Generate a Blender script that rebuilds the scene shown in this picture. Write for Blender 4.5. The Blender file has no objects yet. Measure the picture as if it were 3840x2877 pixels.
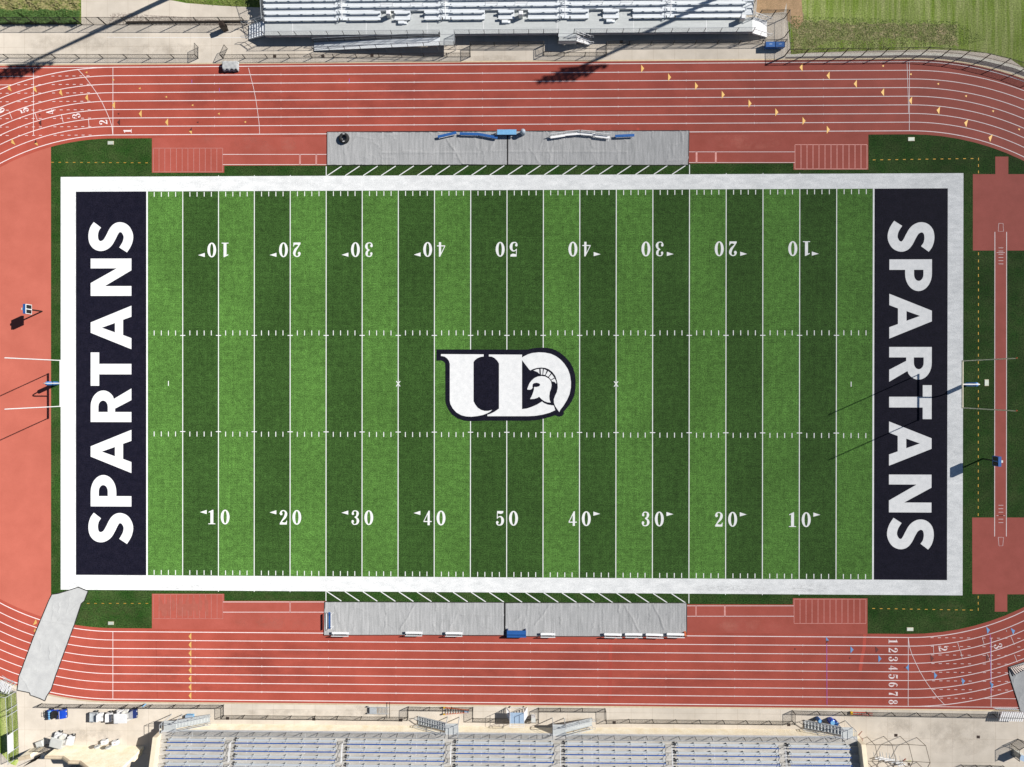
import bpy, math, random
from mathutils import Vector, Matrix
from mathutils.geometry import tessellate_polygon
random.seed(7)
S = bpy.context.scene
COL = S.collection
R = math.radians
# ------------------------------------------------------------------ camera
CAMR = (-0.0017276313, 0.0180135185, 0.0010492246)
CAML = Vector((2.2587271, 0.1981361, 89.3116780))
FPX, PW, PH = 2661.0, 3840.0, 2877.0
cd = bpy.data.cameras.new('camera'); cam = bpy.data.objects.new('camera', cd); COL.objects.link(cam)
cam.location = CAML; cam.rotation_euler = CAMR
cd.sensor_width = 36; cd.lens = FPX / PW * 36; cd.clip_end = 2000
S.camera = cam
# ------------------------------------------------------------------ light
SUN_EL, SUN_AZ = R(37.5), R(24.4)          # azimuth counted from +x towards +y
w = bpy.data.worlds.new('World'); S.world = w; w.use_nodes = True
nt = w.node_tree; nt.nodes.clear()
sky = nt.nodes.new('ShaderNodeTexSky'); sky.sky_type = 'NISHITA'; sky.sun_disc = False
sky.sun_elevation = SUN_EL; sky.sun_rotation = R(90) - SUN_AZ; sky.altitude = 1600; sky.dust_density = 0.3; sky.air_density = 1.0; sky.ozone_density = 1.6
bg = nt.nodes.new('ShaderNodeBackground'); bg.inputs[1].default_value = 0.045
wo = nt.nodes.new('ShaderNodeOutputWorld'); nt.links.new(sky.outputs[0], bg.inputs[0]); nt.links.new(bg.outputs[0], wo.inputs[0])
sd = bpy.data.lights.new('sun', 'SUN'); sd.energy = 4.6; sd.angle = R(0.53); sd.color = (1.0, 0.965, 0.91)
sun = bpy.data.objects.new('sun', sd); COL.objects.link(sun)
SD = Vector((math.cos(SUN_EL) * math.cos(SUN_AZ), math.cos(SUN_EL) * math.sin(SUN_AZ), math.sin(SUN_EL)))
sun.rotation_euler = SD.to_track_quat('Z', 'Y').to_euler()
S.view_settings.view_transform = 'Standard'; S.view_settings.look = 'None'
S.view_settings.exposure = 0.43; S.view_settings.gamma = 1
S.render.resolution_x = 1024; S.render.resolution_y = 767
S.render.engine = 'CYCLES'
# ------------------------------------------------------------------ survey: image point at height z -> place in the world
from mathutils import Euler
_M = Euler(CAMR, 'XYZ').to_matrix()
def G(px, py, z=0.0):
    d = _M @ Vector(((px - PW / 2) / FPX, -(py - PH / 2) / FPX, -1.0))
    t = (z - CAML.z) / d.z
    p = CAML + d * t
    return (p.x, p.y)
def Zm(ox, oy, k):                                  # coordinates read off an enlarged crop
    return lambda x, y, z=0.0: G(ox + x / k, oy + y / k, z)
ZA = Zm(0, 0, 2212 / 960)          # upper left
ZB = Zm(900, 0, 2212 / 960)
ZC = Zm(1800, 0, 2212 / 1200)
ZD = Zm(2800, 0, 2212 / 1040)      # upper right
ZE = Zm(0, 2150, 2188 / 960)       # lower left
ZF = Zm(2880, 2150, 2188 / 960)    # lower right
ZL = Zm(1600, 1270, 2212 / 600)    # emblem
Z1 = Zm(700, 0, 5.5225); Z2 = Zm(2650, 0, 5.5225); Z3 = Zm(1950, 60, 4.424); Z4 = Zm(1150, 100, 3.403)
Z5 = Zm(1400, 0, 3.6867); Z6 = Zm(120, 2620, 4.809); Z7 = Zm(0, 2540, 4.918); Z8 = Zm(540, 2640, 6.144)
Z9 = Zm(1520, 2620, 6.144); Z10 = Zm(1820, 2620, 5.027); Z11 = Zm(2960, 2640, 5.978); Z12 = Zm(3200, 2700, 6.506)
Z13 = Zm(3660, 2450, 3.883); Z14 = Zm(500, 2560, 2.212); Z15 = Zm(1400, 2560, 2.212)
ZT1 = Zm(1200, 470, 2.765); ZT2 = Zm(1850, 470, 2.765); ZT3 = Zm(1200, 2190, 2.765); ZT4 = Zm(1850, 2190, 2.765)
# ------------------------------------------------------------------ materials
def lin(c): return tuple((v / 12.92 if v <= .04045 else ((v + .055) / 1.055) ** 2.4) for v in c)
def mat(name, c, c2=None, s=4.0, fine=None, fs=30.0, rough=.7, metal=0, bump=0, bs=20, spec=.3, stretch=(1, 1, 1), dr=0.0, big=None, bigs=.15, detail=5, lo=.35, hi=.65):
    m = bpy.data.materials.new(name); m.use_nodes = True; t = m.node_tree; N = t.nodes; L = t.links
    b = N['Principled BSDF']; b.inputs['Roughness'].default_value = rough; b.inputs['Metallic'].default_value = metal
    b.inputs['Specular IOR Level'].default_value = spec
    b.inputs['Diffuse Roughness'].default_value = dr
    tc = N.new('ShaderNodeTexCoord'); mp = N.new('ShaderNodeMapping'); mp.inputs['Scale'].default_value = stretch
    L.new(tc.outputs['Object'], mp.inputs[0])
    if c2 is None: c2 = tuple(v * .82 for v in c)
    n = N.new('ShaderNodeTexNoise'); n.inputs['Scale'].default_value = s; n.inputs['Detail'].default_value = detail; n.inputs['Roughness'].default_value = .62
    L.new(mp.outputs[0], n.inputs['Vector'])
    r = N.new('ShaderNodeMapRange'); r.inputs[1].default_value = lo; r.inputs[2].default_value = hi; L.new(n.outputs[0], r.inputs[0])
    mx = N.new('ShaderNodeMix'); mx.data_type = 'RGBA'; L.new(r.outputs[0], mx.inputs[0])
    mx.inputs[6].default_value = (*c, 1); mx.inputs[7].default_value = (*c2, 1)
    out = mx.outputs[2]
    def mul(out, scale, amt, vec):
        q = N.new('ShaderNodeTexNoise'); q.inputs['Scale'].default_value = scale; q.inputs['Detail'].default_value = 3; L.new(vec, q.inputs['Vector'])
        rr = N.new('ShaderNodeMapRange'); rr.inputs[1].default_value = .3; rr.inputs[2].default_value = .7
        rr.inputs[3].default_value = 1 - amt; rr.inputs[4].default_value = 1 + amt; L.new(q.outputs[0], rr.inputs[0])
        vm = N.new('ShaderNodeVectorMath'); vm.operation = 'SCALE'; L.new(out, vm.inputs[0]); L.new(rr.outputs[0], vm.inputs[3])
        return vm.outputs[0]
    if fine: out = mul(out, fs, fine, tc.outputs['Object'])
    if big: out = mul(out, bigs, big, tc.outputs['Object'])
    L.new(out, b.inputs['Base Color'])
    if bump:
        bn = N.new('ShaderNodeTexNoise'); bn.inputs['Scale'].default_value = bs; bn.inputs['Detail'].default_value = 4; L.new(mp.outputs[0], bn.inputs['Vector'])
        bb = N.new('ShaderNodeBump'); bb.inputs['Strength'].default_value = bump; bb.inputs['Distance'].default_value = .03
        L.new(bn.outputs[0], bb.inputs['Height']); L.new(bb.outputs[0], b.inputs['Normal'])
    return m
M = {}
def turf(name, c, amt=.3):
    m = mat(name, tuple(v * 1.2 for v in c), tuple(v * .80 for v in c), s=1.4, fine=amt, fs=8.5, rough=.9, spec=.12, dr=1, bump=.5, bs=14, big=.14, bigs=.10, detail=8)
    t = m.node_tree; N = t.nodes; L = t.links; b = N['Principled BSDF']; src = b.inputs['Base Color'].links[0].from_socket
    for sc, amp in (((.12, 5.5, 1), .10), ((4.2, .10, 1), .10)):          # brushing streaks along and across the field
        tc = N.new('ShaderNodeTexCoord'); mp = N.new('ShaderNodeMapping'); mp.inputs['Scale'].default_value = sc; L.new(tc.outputs['Object'], mp.inputs[0])
        q = N.new('ShaderNodeTexNoise'); q.inputs['Scale'].default_value = 1; q.inputs['Detail'].default_value = 3; L.new(mp.outputs[0], q.inputs['Vector'])
        rr = N.new('ShaderNodeMapRange'); rr.inputs[1].default_value = .3; rr.inputs[2].default_value = .7; rr.inputs[3].default_value = 1 - amp; rr.inputs[4].default_value = 1 + amp; L.new(q.outputs[0], rr.inputs[0])
        vm = N.new('ShaderNodeVectorMath'); vm.operation = 'SCALE'; L.new(src, vm.inputs[0]); L.new(rr.outputs[0], vm.inputs[3]); src = vm.outputs[0]
    L.new(src, b.inputs['Base Color']); return m
M['turf_light'] = turf('light_green_turf', (.090, .206, .041), .55)
M['turf_dark'] = turf('dark_green_turf', (.042, .098, .021), .60)
M['turf_side'] = mat('side_green_turf', (.022, .066, .011), (.046, .080, .022), s=.55, fine=.65, fs=7, rough=.9, spec=.1, dr=1, bump=.6, bs=12, big=.2, bigs=.2)
M['navy'] = mat('navy_turf', (.0075, .0075, .0170), (.0125, .0115, .0230), s=1.2, fine=.6, fs=9, rough=.85, spec=.1, dr=1)
M['white_turf'] = mat('white_turf', (.80, .805, .80), (.68, .69, .69), s=1.6, fine=.14, fs=10, rough=.85, spec=.15, dr=1, big=.04, bigs=.2, stretch=(.45, 1, 1))
M['white_letter'] = mat('white_turf_letters', (.82, .82, .815), (.75, .755, .755), s=1.5, fine=.05, fs=10, rough=.85, spec=.15, dr=1)
M['track'] = mat('red_track', (.425, .089, .060), (.355, .070, .046), s=.30, fine=.11, fs=14, rough=.75, spec=.25, dr=1, big=.08, bigs=.07, bump=.15, bs=30)
M['track_pale'] = mat('pale_red_track', (.50, .142, .100), (.45, .122, .085), s=.30, fine=.06, fs=14, rough=.8, spec=.2, dr=1, big=.05, bigs=.06)
M['track_patch'] = mat('bright_red_patch', (.45, .116, .090), (.40, .100, .075), s=.5, fine=.06, fs=14, rough=.8, spec=.2, dr=1)
M['patch_dark'] = mat('worn_red_strip', (.36, .060, .040), (.33, .055, .036), s=.5, rough=.8)
M['line'] = mat('track_line_paint', (.84, .76, .75), (.76, .66, .65), s=3, rough=.6, dr=1)
M['pinkline'] = mat('faded_line_paint', (.58, .30, .27), (.50, .21, .18), s=3, rough=.6)
M['yellow'] = mat('yellow_paint', (.80, .50, .16), (.70, .42, .13), s=5, rough=.6)
M['orange'] = mat('orange_turf_dash', (.50, .29, .04), (.36, .21, .035), s=5, rough=.8)
M['bluemark'] = mat('blue_paint', (.13, .28, .50), (.11, .24, .43), s=5, rough=.6)
M['darkmark'] = mat('dark_paint', (.115, .035, .032), (.09, .028, .026), s=5, rough=.6)
M['purple'] = mat('purple_paint', (.40, .12, .42), s=5, rough=.6)
M['grass'] = mat('grass', (.10, .185, .022), (.22, .24, .07), s=.5, fine=.5, fs=5, rough=.95, spec=.1, dr=1, bump=.6, bs=9, big=.18, bigs=.1)
M['lawn'] = mat('mown_lawn', (.22, .33, .035), (.47, .50, .21), s=1.1, fine=.35, fs=6, rough=.95, spec=.1, dr=1, stretch=(1.5, .10, 1), bump=.5, bs=9, big=.2, bigs=.09)
M['drygrass'] = mat('dry_grass', (.50, .43, .25), (.24, .30, .08), s=.9, fine=.45, fs=5, rough=.95, spec=.1, dr=1, bump=.6, bs=9)
M['soil'] = mat('sandy_soil', (.66, .46, .27), (.52, .36, .20), s=1.3, fine=.2, fs=8, rough=.95, dr=1, bump=.5, bs=8)
M['gravel'] = mat('gravel', (.72, .66, .57), (.24, .19, .16), s=4.5, fine=.35, fs=22, rough=.95, dr=1, bump=1, bs=14)
def concrete():
    m = mat('concrete', (.66, .595, .51), (.58, .52, .44), s=.5, fine=.04, fs=12, rough=.85, spec=.2, dr=.5, big=.10, bigs=.13)
    t = m.node_tree; N = t.nodes; L = t.links; b = N['Principled BSDF']
    src = b.inputs['Base Color'].links[0].from_socket
    tc = N.new('ShaderNodeTexCoord'); mp = N.new('ShaderNodeMapping'); mp.inputs['Location'].default_value = (.3, .7, 0); L.new(tc.outputs['Object'], mp.inputs[0])
    br = N.new('ShaderNodeTexBrick'); br.offset = 0; br.inputs['Scale'].default_value = 1
    br.inputs['Brick Width'].default_value = 2.66; br.inputs['Row Height'].default_value = 2.9; br.inputs['Mortar Size'].default_value = .014; br.inputs['Mortar Smooth'].default_value = .3
    L.new(mp.outputs[0], br.inputs['Vector'])
    mx = N.new('ShaderNodeMix'); mx.data_type = 'RGBA'; L.new(br.outputs['Fac'], mx.inputs[0]); L.new(src, mx.inputs[6]); mx.inputs[7].default_value = (.42, .35, .27, 1)
    L.new(mx.outputs[2], b.inputs['Base Color']); return m
M['concrete'] = concrete()
M['kerb'] = mat('kerb_concrete', (.62, .50, .33), (.52, .42, .28), s=2, rough=.85)
M['brick'] = mat('cream_block_wall', (.86, .78, .62), (.76, .65, .46), s=.9, fine=.10, fs=6, rough=.9, dr=.5, bump=.4, bs=8, stretch=(1, .3, 1))
M['coping'] = mat('tan_coping', (.66, .54, .38), s=3, rough=.8)
M['cream'] = mat('cream_wall', (.78, .69, .52), (.72, .62, .46), s=2, rough=.85)
M['alu'] = mat('aluminium_plank', (.76, .79, .81), (.68, .71, .74), s=1.5, rough=.5, metal=0, spec=.4, stretch=(.25, 3, 1), fine=.04, fs=6)
M['alu_deck'] = mat('aluminium_deck', (.52, .54, .535), (.46, .48, .475), s=1.2, rough=.6, metal=0, spec=.5, stretch=(.3, 2.5, 1), fine=.05, fs=5)
M['deck_dusty'] = mat('dusty_tread', (.52, .50, .47), (.40, .38, .345), s=1.0, rough=.7, metal=0, fine=.08, fs=5, stretch=(.4, 2, 1))
M['galv'] = mat('galvanised_pipe', (.50, .53, .55), s=3, rough=.4, metal=.1)
M['white'] = mat('white_paint', (.80, .80, .80), (.74, .74, .74), s=2, rough=.4)
M['offwhite'] = mat('offwhite_plastic', (.62, .62, .58), (.56, .56, .52), s=2, rough=.5)
M['cream_post'] = mat('cream_post', (.72, .66, .52), s=2, rough=.4)
M['shade_steel'] = mat('shaded_steel', (.05, .052, .058), s=3, rough=.5)  # near black colour stands for the shaded side of the guard rail posts
M['blackpipe'] = mat('black_pipe', (.022, .020, .018), s=3, rough=.5)
M['black'] = mat('black_rubber', (.015, .015, .016), (.025, .025, .026), s=5, rough=.7)
M['brown'] = mat('dark_brown_metal', (.035, .025, .02), s=4, rough=.5)
M['blue'] = mat('blue_paint_metal', (.028, .112, .34), (.024, .095, .29), s=3, rough=.4, fine=.05)
M['padblue'] = mat('pad_blue', (.05, .19, .48), s=3, rough=.4)
M['bluebright'] = mat('bright_blue_body', (.015, .070, .50), s=3, rough=.25, spec=.6)
M['ltblue'] = mat('light_blue_top', (.19, .42, .66), (.15, .36, .60), s=3, rough=.5, fine=.1, fs=7)
M['paleblue'] = mat('pale_blue_board', (.36, .47, .60), (.31, .41, .54), s=3, rough=.5)
M['navyplastic'] = mat('navy_plastic', (.02, .035, .14), s=3, rough=.3)
M['bluestep'] = mat('dark_step', (.03, .035, .05), s=3, rough=.6)
M['blueback'] = mat('blue_backrest', (.025, .11, .42), s=3, rough=.5)
M['red'] = mat('red_paint', (.55, .05, .025), s=3, rough=.5)
M['orangeobj'] = mat('orange_plastic', (.65, .16, .06), s=3, rough=.5)
M['redpipe'] = mat('rusty_red_pipe', (.30, .06, .035), s=3, rough=.6)
M['brownpipe'] = mat('bronze_pipe', (.10, .075, .05), s=3, rough=.6)
M['yellowp'] = mat('yellow_plastic', (.7, .42, .02), s=3, rough=.5)
M['grate'] = mat('drain_iron', (.09, .06, .045), (.05, .03, .025), s=12, rough=.8)
M['tarp'] = mat('grey_tarp', (.49, .49, .49), (.35, .355, .355), s=1.5, fine=.12, fs=9, rough=.75, dr=1, stretch=(2.6, .2, 1), bump=.8, bs=5)
M['tarp_light'] = mat('pale_grey_tarp', (.50, .505, .50), (.43, .435, .435), s=.8, fine=.05, fs=9, rough=.75, dr=1, bump=.3, bs=5)
M['hem'] = mat('black_hem', (.03, .028, .028), s=5, rough=.7)
M['tuft'] = mat('pale_tuft', (.17, .24, .05), (.27, .32, .09), s=2, rough=.9, dr=1)
M['dark_gravel'] = mat('dark_gravel', (.42, .37, .34), (.13, .10, .09), s=9, fine=.35, fs=22, rough=.95, dr=1, bump=1, bs=14)
M['leaf'] = mat('shrub_leaf', (.06, .14, .03), (.12, .20, .05), s=3, rough=.8, dr=1)
M['straw'] = mat('straw_grass', (.40, .34, .17), (.22, .25, .07), s=2, rough=.9, dr=1)
M['glass_lamp'] = mat('lamp_face', (.5, .5, .5), rough=.3)
def link_mat(name, colr, cell=.075, wid=.165):
    m = bpy.data.materials.new(name); m.use_nodes = True; t = m.node_tree; N = t.nodes; L = t.links
    b = N['Principled BSDF']; b.inputs['Base Color'].default_value = (*colr, 1); b.inputs['Roughness'].default_value = .5
    tr = N.new('ShaderNodeBsdfTransparent'); ms = N.new('ShaderNodeMixShader')
    tc = N.new('ShaderNodeTexCoord'); sp = N.new('ShaderNodeSeparateXYZ'); L.new(tc.outputs['Object'], sp.inputs[0])
    def mth(op, a, bb):
        q = N.new('ShaderNodeMath'); q.operation = op
        for i, v in enumerate((a, bb)):
            if v is None: continue
            if isinstance(v, (int, float)): q.inputs[i].default_value = v
            else: L.new(v, q.inputs[i])
        return q.outputs[0]
    h = mth('ADD', sp.outputs[0], sp.outputs[1])
    d1 = mth('FRACT', mth('MULTIPLY', mth('ADD', h, sp.outputs[2]), 1 / cell), None)
    d2 = mth('FRACT', mth('MULTIPLY', mth('ADD', mth('SUBTRACT', h, sp.outputs[2]), 500.0), 1 / cell), None)
    f = mth('MAXIMUM', mth('LESS_THAN', d1, wid), mth('LESS_THAN', d2, wid))
    L.new(f, ms.inputs[0]); L.new(tr.outputs[0], ms.inputs[1]); L.new(b.outputs[0], ms.inputs[2])
    L.new(ms.outputs[0], N['Material Output'].inputs[0]); return m
M['link'] = link_mat('black_chain_link', (.03, .028, .025))
M['alulink'] = link_mat('grey_chain_link', (.16, .17, .18), wid=.10)
# ------------------------------------------------------------------ mesh builder
class MB:
    def __init__(s): s.v = []; s.f = []
    def add(s, vs, fs):
        o = len(s.v); s.v += [tuple(v) for v in vs]; s.f += [tuple(i + o for i in f) for f in fs]; return s
    def box(s, cx, cy, z0, lx, ly, h, rot=0, top=1.0):
        c, n = math.cos(rot), math.sin(rot); vs = []
        for z, k in ((z0, 1), (z0 + h, top)):
            for a, b in ((-1, -1), (1, -1), (1, 1), (-1, 1)):
                x, y = a * lx / 2 * k, b * ly / 2 * k
                vs.append((cx + x * c - y * n, cy + x * n + y * c, z))
        return s.add(vs, [(3, 2, 1, 0), (4, 5, 6, 7), (0, 1, 5, 4), (1, 2, 6, 5), (2, 3, 7, 6), (3, 0, 4, 7)])
    def bb(s, x0, x1, y0, y1, z0, z1): return s.box((x0 + x1) / 2, (y0 + y1) / 2, z0, abs(x1 - x0), abs(y1 - y0), z1 - z0)
    def tube(s, a, b, r, n=6, r2=None):
        a, b = Vector(a), Vector(b); d = (b - a)
        if d.length < 1e-6: return s
        d.normalize(); u = d.orthogonal().normalized(); w_ = d.cross(u); r2 = r if r2 is None else r2
        vs = [a + (u * math.cos(2 * math.pi * i / n) + w_ * math.sin(2 * math.pi * i / n)) * r for i in range(n)]
        vs += [b + (u * math.cos(2 * math.pi * i / n) + w_ * math.sin(2 * math.pi * i / n)) * r2 for i in range(n)]
        fs = [(i, (i + 1) % n, n + (i + 1) % n, n + i) for i in range(n)] + [tuple(range(n))[::-1], tuple(range(n, 2 * n))]
        return s.add(vs, fs)
    def path(s, pts, r, n=6):
        for a, b in zip(pts, pts[1:]): s.tube(a, b, r, n)
        return s
    def lathe(s, cx, cy, prof, n=20, axis='z'):
        vs = []; fs = []
        for (r, z) in prof:
            for i in range(n):
                a = 2 * math.pi * i / n
                if axis == 'z': vs.append((cx + r * math.cos(a), cy + r * math.sin(a), z))
                elif axis == 'y': vs.append((cx + r * math.cos(a), cy + z, r * math.sin(a)))
                else: vs.append((cx + z, cy + r * math.cos(a), r * math.sin(a)))
        for k in range(len(prof) - 1):
            for i in range(n): fs.append((k * n + i, k * n + (i + 1) % n, (k + 1) * n + (i + 1) % n, (k + 1) * n + i))
        fs.append(tuple(range(n))[::-1]); fs.append(tuple(range((len(prof) - 1) * n, len(prof) * n)))
        return s.add(vs, fs)
    def shift(s, dx, dy, dz): s.v = [(x + dx, y + dy, z + dz) for x, y, z in s.v]; return s
    def sheet(s, loops, z):
        ls = [[Vector((x, y, 0)) for x, y in l] for l in loops]
        flat = [p for l in ls for p in l]
        tris = tessellate_polygon(ls); vs = [(p.x, p.y, z) for p in flat]; out = []
        for t in tris:
            a, b, c = [flat[i] for i in t]
            out.append(t if (b - a).cross(c - a).z > 0 else (t[0], t[2], t[1]))
        return s.add(vs, out)
    def rect(s, x0, x1, y0, y1, z): return s.add([(x0, y0, z), (x1, y0, z), (x1, y1, z), (x0, y1, z)], [(0, 1, 2, 3)])
    def strip(s, pts, wd, z):
        n = len(pts); vs = []
        for i, p in enumerate(pts):
            a = pts[max(i - 1, 0)]; b = pts[min(i + 1, n - 1)]; dx, dy = b[0] - a[0], b[1] - a[1]; l = math.hypot(dx, dy) or 1
            ww = wd[i] if isinstance(wd, (list, tuple)) else wd
            vs += [(p[0] - dy / l * ww / 2, p[1] + dx / l * ww / 2, z), (p[0] + dy / l * ww / 2, p[1] - dx / l * ww / 2, z)]
        return s.add(vs, [(2 * i, 2 * i + 1, 2 * i + 3, 2 * i + 2) for i in range(n - 1)])
    def prism(s, pts, z0, z1):
        n = len(pts); s.sheet([pts], z1)
        vs = [(x, y, z0) for x, y in pts] + [(x, y, z1) for x, y in pts]
        return s.add(vs, [(i, (i + 1) % n, n + (i + 1) % n, n + i) for i in range(n)])
    def build(s, name, m, parent=None, smooth=False):
        off = Vector((0, 0, 0)); q = parent
        while q is not None: off += q.location; q = q.parent
        me = bpy.data.meshes.new(name); me.from_pydata([(x - off.x, y - off.y, z - off.z) for x, y, z in s.v], [], s.f)
        me.materials.append(M[m] if isinstance(m, str) else m)
        if smooth:
            for p in me.polygons: p.use_smooth = True
        me.update(); o = bpy.data.objects.new(name, me); COL.objects.link(o)
        if parent is not None: o.parent = parent
        return o
def tag(o, label=None, cat=None, group=None, kind=None):
    if label: o['label'] = label
    if cat: o['category'] = cat
    if group: o['group'] = group
    if kind: o['kind'] = kind
    return o
def thing(name, loc, label, cat, group=None):
    o = bpy.data.objects.new(name, None); COL.objects.link(o); o.location = loc; o.empty_display_size = .3
    return tag(o, label, cat, group)
def struct(o): o['kind'] = 'structure'; return o
def copy_tree(o, parent=None):
    c = o.copy(); COL.objects.link(c)
    if parent is not None: c.parent = parent
    for ch in [q for q in COL.objects if q.parent == o and q != c]: copy_tree(ch, c)
    return c
def place(root, x, y, rz=0, label=None, first=False, scale=None, z=0, group=None):
    o = root if first else copy_tree(root)
    o.location = (x, y, z); o.rotation_euler = (0, 0, rz)
    if scale: o.scale = scale
    if label: o['label'] = label
    if group: o['group'] = group
    return o
# ------------------------------------------------------------------ ground
ZG, Z_TR, Z_TU, Z_FT, Z_P1, Z_P2, Z_P3 = 0, .008, .012, .016, .020, .024, .028
struct(MB().rect(-900, 900, -900, 900, -.03).build('ground', 'grass'))
struct(MB().rect(-110, 110, -64, 56, 0).build('concrete_apron', 'concrete'))
R0, LW, XS = 31.57, 1.075, 50.1                     # inner line radius, lane width, half length of the straights
def arc(cx, r, a0, a1, n=48): return [(cx + r * math.cos(R(a0 + (a1 - a0) * i / n)), r * math.sin(R(a0 + (a1 - a0) * i / n))) for i in range(n + 1)]
RO = 40.47
poly = [(-95, RO)] + arc(XS, RO, 90, -60) + [(95, -33.5), (95, -RO)] + arc(-XS, RO, 270, 120) + [(-95, 33.5)]
struct(MB().sheet([poly], Z_TR).build('running_track', 'track'))
# concrete kerb line outside the track
kb = MB(); kb.strip([(-95, RO + .10), (XS, RO + .10)] + arc(XS, RO + .10, 88, 20), .16, .007); kb.strip([(95, -RO - .10), (-XS, -RO - .10)] + arc(-XS, RO + .10, 268, 200), .16, .007)
struct(kb.build('kerb_strip', 'kerb'))
chk = MB(); chk.strip([G(400, 140), G(620, 141), G(920, 141)], .05, .003); struct(chk.build('chalk_line', 'white'))
# infield grass
RI = 31.13
xl = G(191.5, 1400)[0]
a0 = 90 + math.degrees(math.asin((-XS - xl) / RI))
poly = [(x, y) for x, y in arc(-XS, RI, 90 + (a0 - 90), 90, 12)] + arc(XS, RI, 90, -90) + [(x, y) for x, y in arc(-XS, RI, 270, 360 - a0, 12)]
struct(MB().sheet([poly], Z_TU).build('infield_turf', 'turf_side'))
# pale red area inside the left bend
aa = arc(-XS, RI, 180 - 0.01, a0, 24)
poly = aa + [(xl, aa[-1][1]), (xl, -aa[-1][1])] + [(x, -y) for x, y in reversed(aa)]
struct(MB().sheet([poly], Z_TU).build('red_apron', 'track_pale'))
# jumping areas laid over the turf
def pp(*p): return [G(*q) for q in p]
pt = MB()
pt.sheet([[(G(570, 500)[0], 31.2)] + pp((570, 648), (841, 648), (841, 622), (1230, 621)) + [(G(1230, 500)[0], 31.2)]], Z_FT)
pt.sheet([[(G(2580, 500)[0], 31.2)] + pp((2580, 613), (2975, 612), (2975.4, 637), (3256, 636.5)) + [(G(3256, 500)[0], 31.2)]], Z_FT)
pt.sheet([[(G(570, 2300)[0], -31.2)] + pp((570, 2226.8), (841, 2227), (841, 2253.5), (1222, 2254)) + [(G(1222, 2300)[0], -31.2)]], Z_FT)
pt.sheet([[(G(2570, 2300)[0], -31.2)] + pp((2570, 2266), (2973, 2267), (2973, 2243), (3253, 2244)) + [(G(3253, 2300)[0], -31.2)]], Z_FT)
struct(pt.build('jump_runway_surface', mat('runway_red', (.44, .108, .080), (.37, .085, .060), s=.4, fine=.06, fs=14, rough=.8, spec=.2, dr=1, big=.08, bigs=.2)))
pr = MB()
pr.sheet([pp((3732, 587.7), (3781, 587.7), (3781, 653.5), (3925, 653.5), (3925, 940), (3773.5, 940), (3773, 1941), (3925, 1941), (3925, 2229), (3777, 2229), (3777, 2294), (3730, 2294), (3730, 2228), (3646, 2228), (3645.5, 1941), (3730, 1941), (3730, 940), (3648, 940), (3648, 653.5), (3732, 653.5))], Z_FT)
struct(pr.build('vault_runway_surface', 'track_patch'))
# pit rectangles' inner lines
pl = MB(); pk = MB()
def pxline(mb, a, b, wd=.06, z=Z_P1): mb.strip([G(*a), G(*b)], wd, z)
def pit(x0, x1, y0, y1, n, mb, wd=.05):
    for i in range(n + 1):
        x = x0 + (x1 - x0) * i / n; pxline(mb, (x, y0), (x, y1), wd)
    pxline(mb, (x0, y0), (x1, y0), wd); pxline(mb, (x0, y1), (x1, y1), wd)
pit(575, 835, 556, 645, 12, pk); pit(2981, 3251, 543, 634, 12, pk, .06)
pit(575, 836, 2229, 2320, 12, pk, .035); pit(2977.5, 3247, 2247, 2338, 12, pk)
for (x0, x1, y0, y1, bars) in ((835, 1226, 579.4, 617.6, ((1125, .22), (1186, .22))), (2584, 2980, 570, 610, ((2612, .22), (2684, .22))), (836, 1217, 2257.5, 2295.7, ((1088, .2),)), (2576, 2977, 2272, 2311, ((2718, .2), (2610, .14)))):
    pxline(pl, (x0, y0), (x1, y0)); pxline(pl, (x0, y1), (x1, y1))
    for bx, bw in bars: pxline(pk, (bx, y0), (bx, y1), bw)
# vault runway lines and boxes
for x in (3730.5, 3774.5): pxline(pl, (x, 870), (x - 1, 2012), .085)
for (ya, yb) in ((930, 990), (1895, 1960)):
    for i in range(6): pxline(pl, (3744, ya + (yb - ya) * i / 5), (3762, ya + (yb - ya) * i / 5), .05)
for y in (948, 1934): pxline(pl, (3737, y), (3768, y), .05)
for (y0, y1, wa, wb) in ((838, 868, 16, 20), (2015, 2047, 20, 14)):
    x = 3753
    pl.strip([G(x - wa / 2, y0), G(x - wb / 2, y1), G(x + wb / 2, y1), G(x + wa / 2, y0), G(x - wa / 2, y0)], .04, Z_P1)
# long approach lines on the inside of lane one
pxline(pl, (2584, 497), (3300, 492), .0501, Z_P1) if False else None
struct(pl.build('runway_lines', 'line')); struct(pk.build('faded_runway_lines', 'pinkline'))
# landing streaks in the lower pits
wk = MB()
for cx in (600, 630, 648, 674, 700, 724, 750, 772): wk.strip([G(cx, 2238), G(cx + 3, 2262), G(cx + 2, 2290)], [.12, .5, .25], Z_FT + .0055)
for i in range(14):
    cx, cy = (600 + random.random() * 210, 2290)
    wk.strip([G(cx, cy - 25), G(cx + 4, cy + 20)], [.5, .3], Z_FT + .0022 + i * .0002)
struct(wk.build('worn_streaks', mat('worn_streak', (.45, .125, .090), (.40, .105, .074), s=1.5, rough=.85)))
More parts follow.
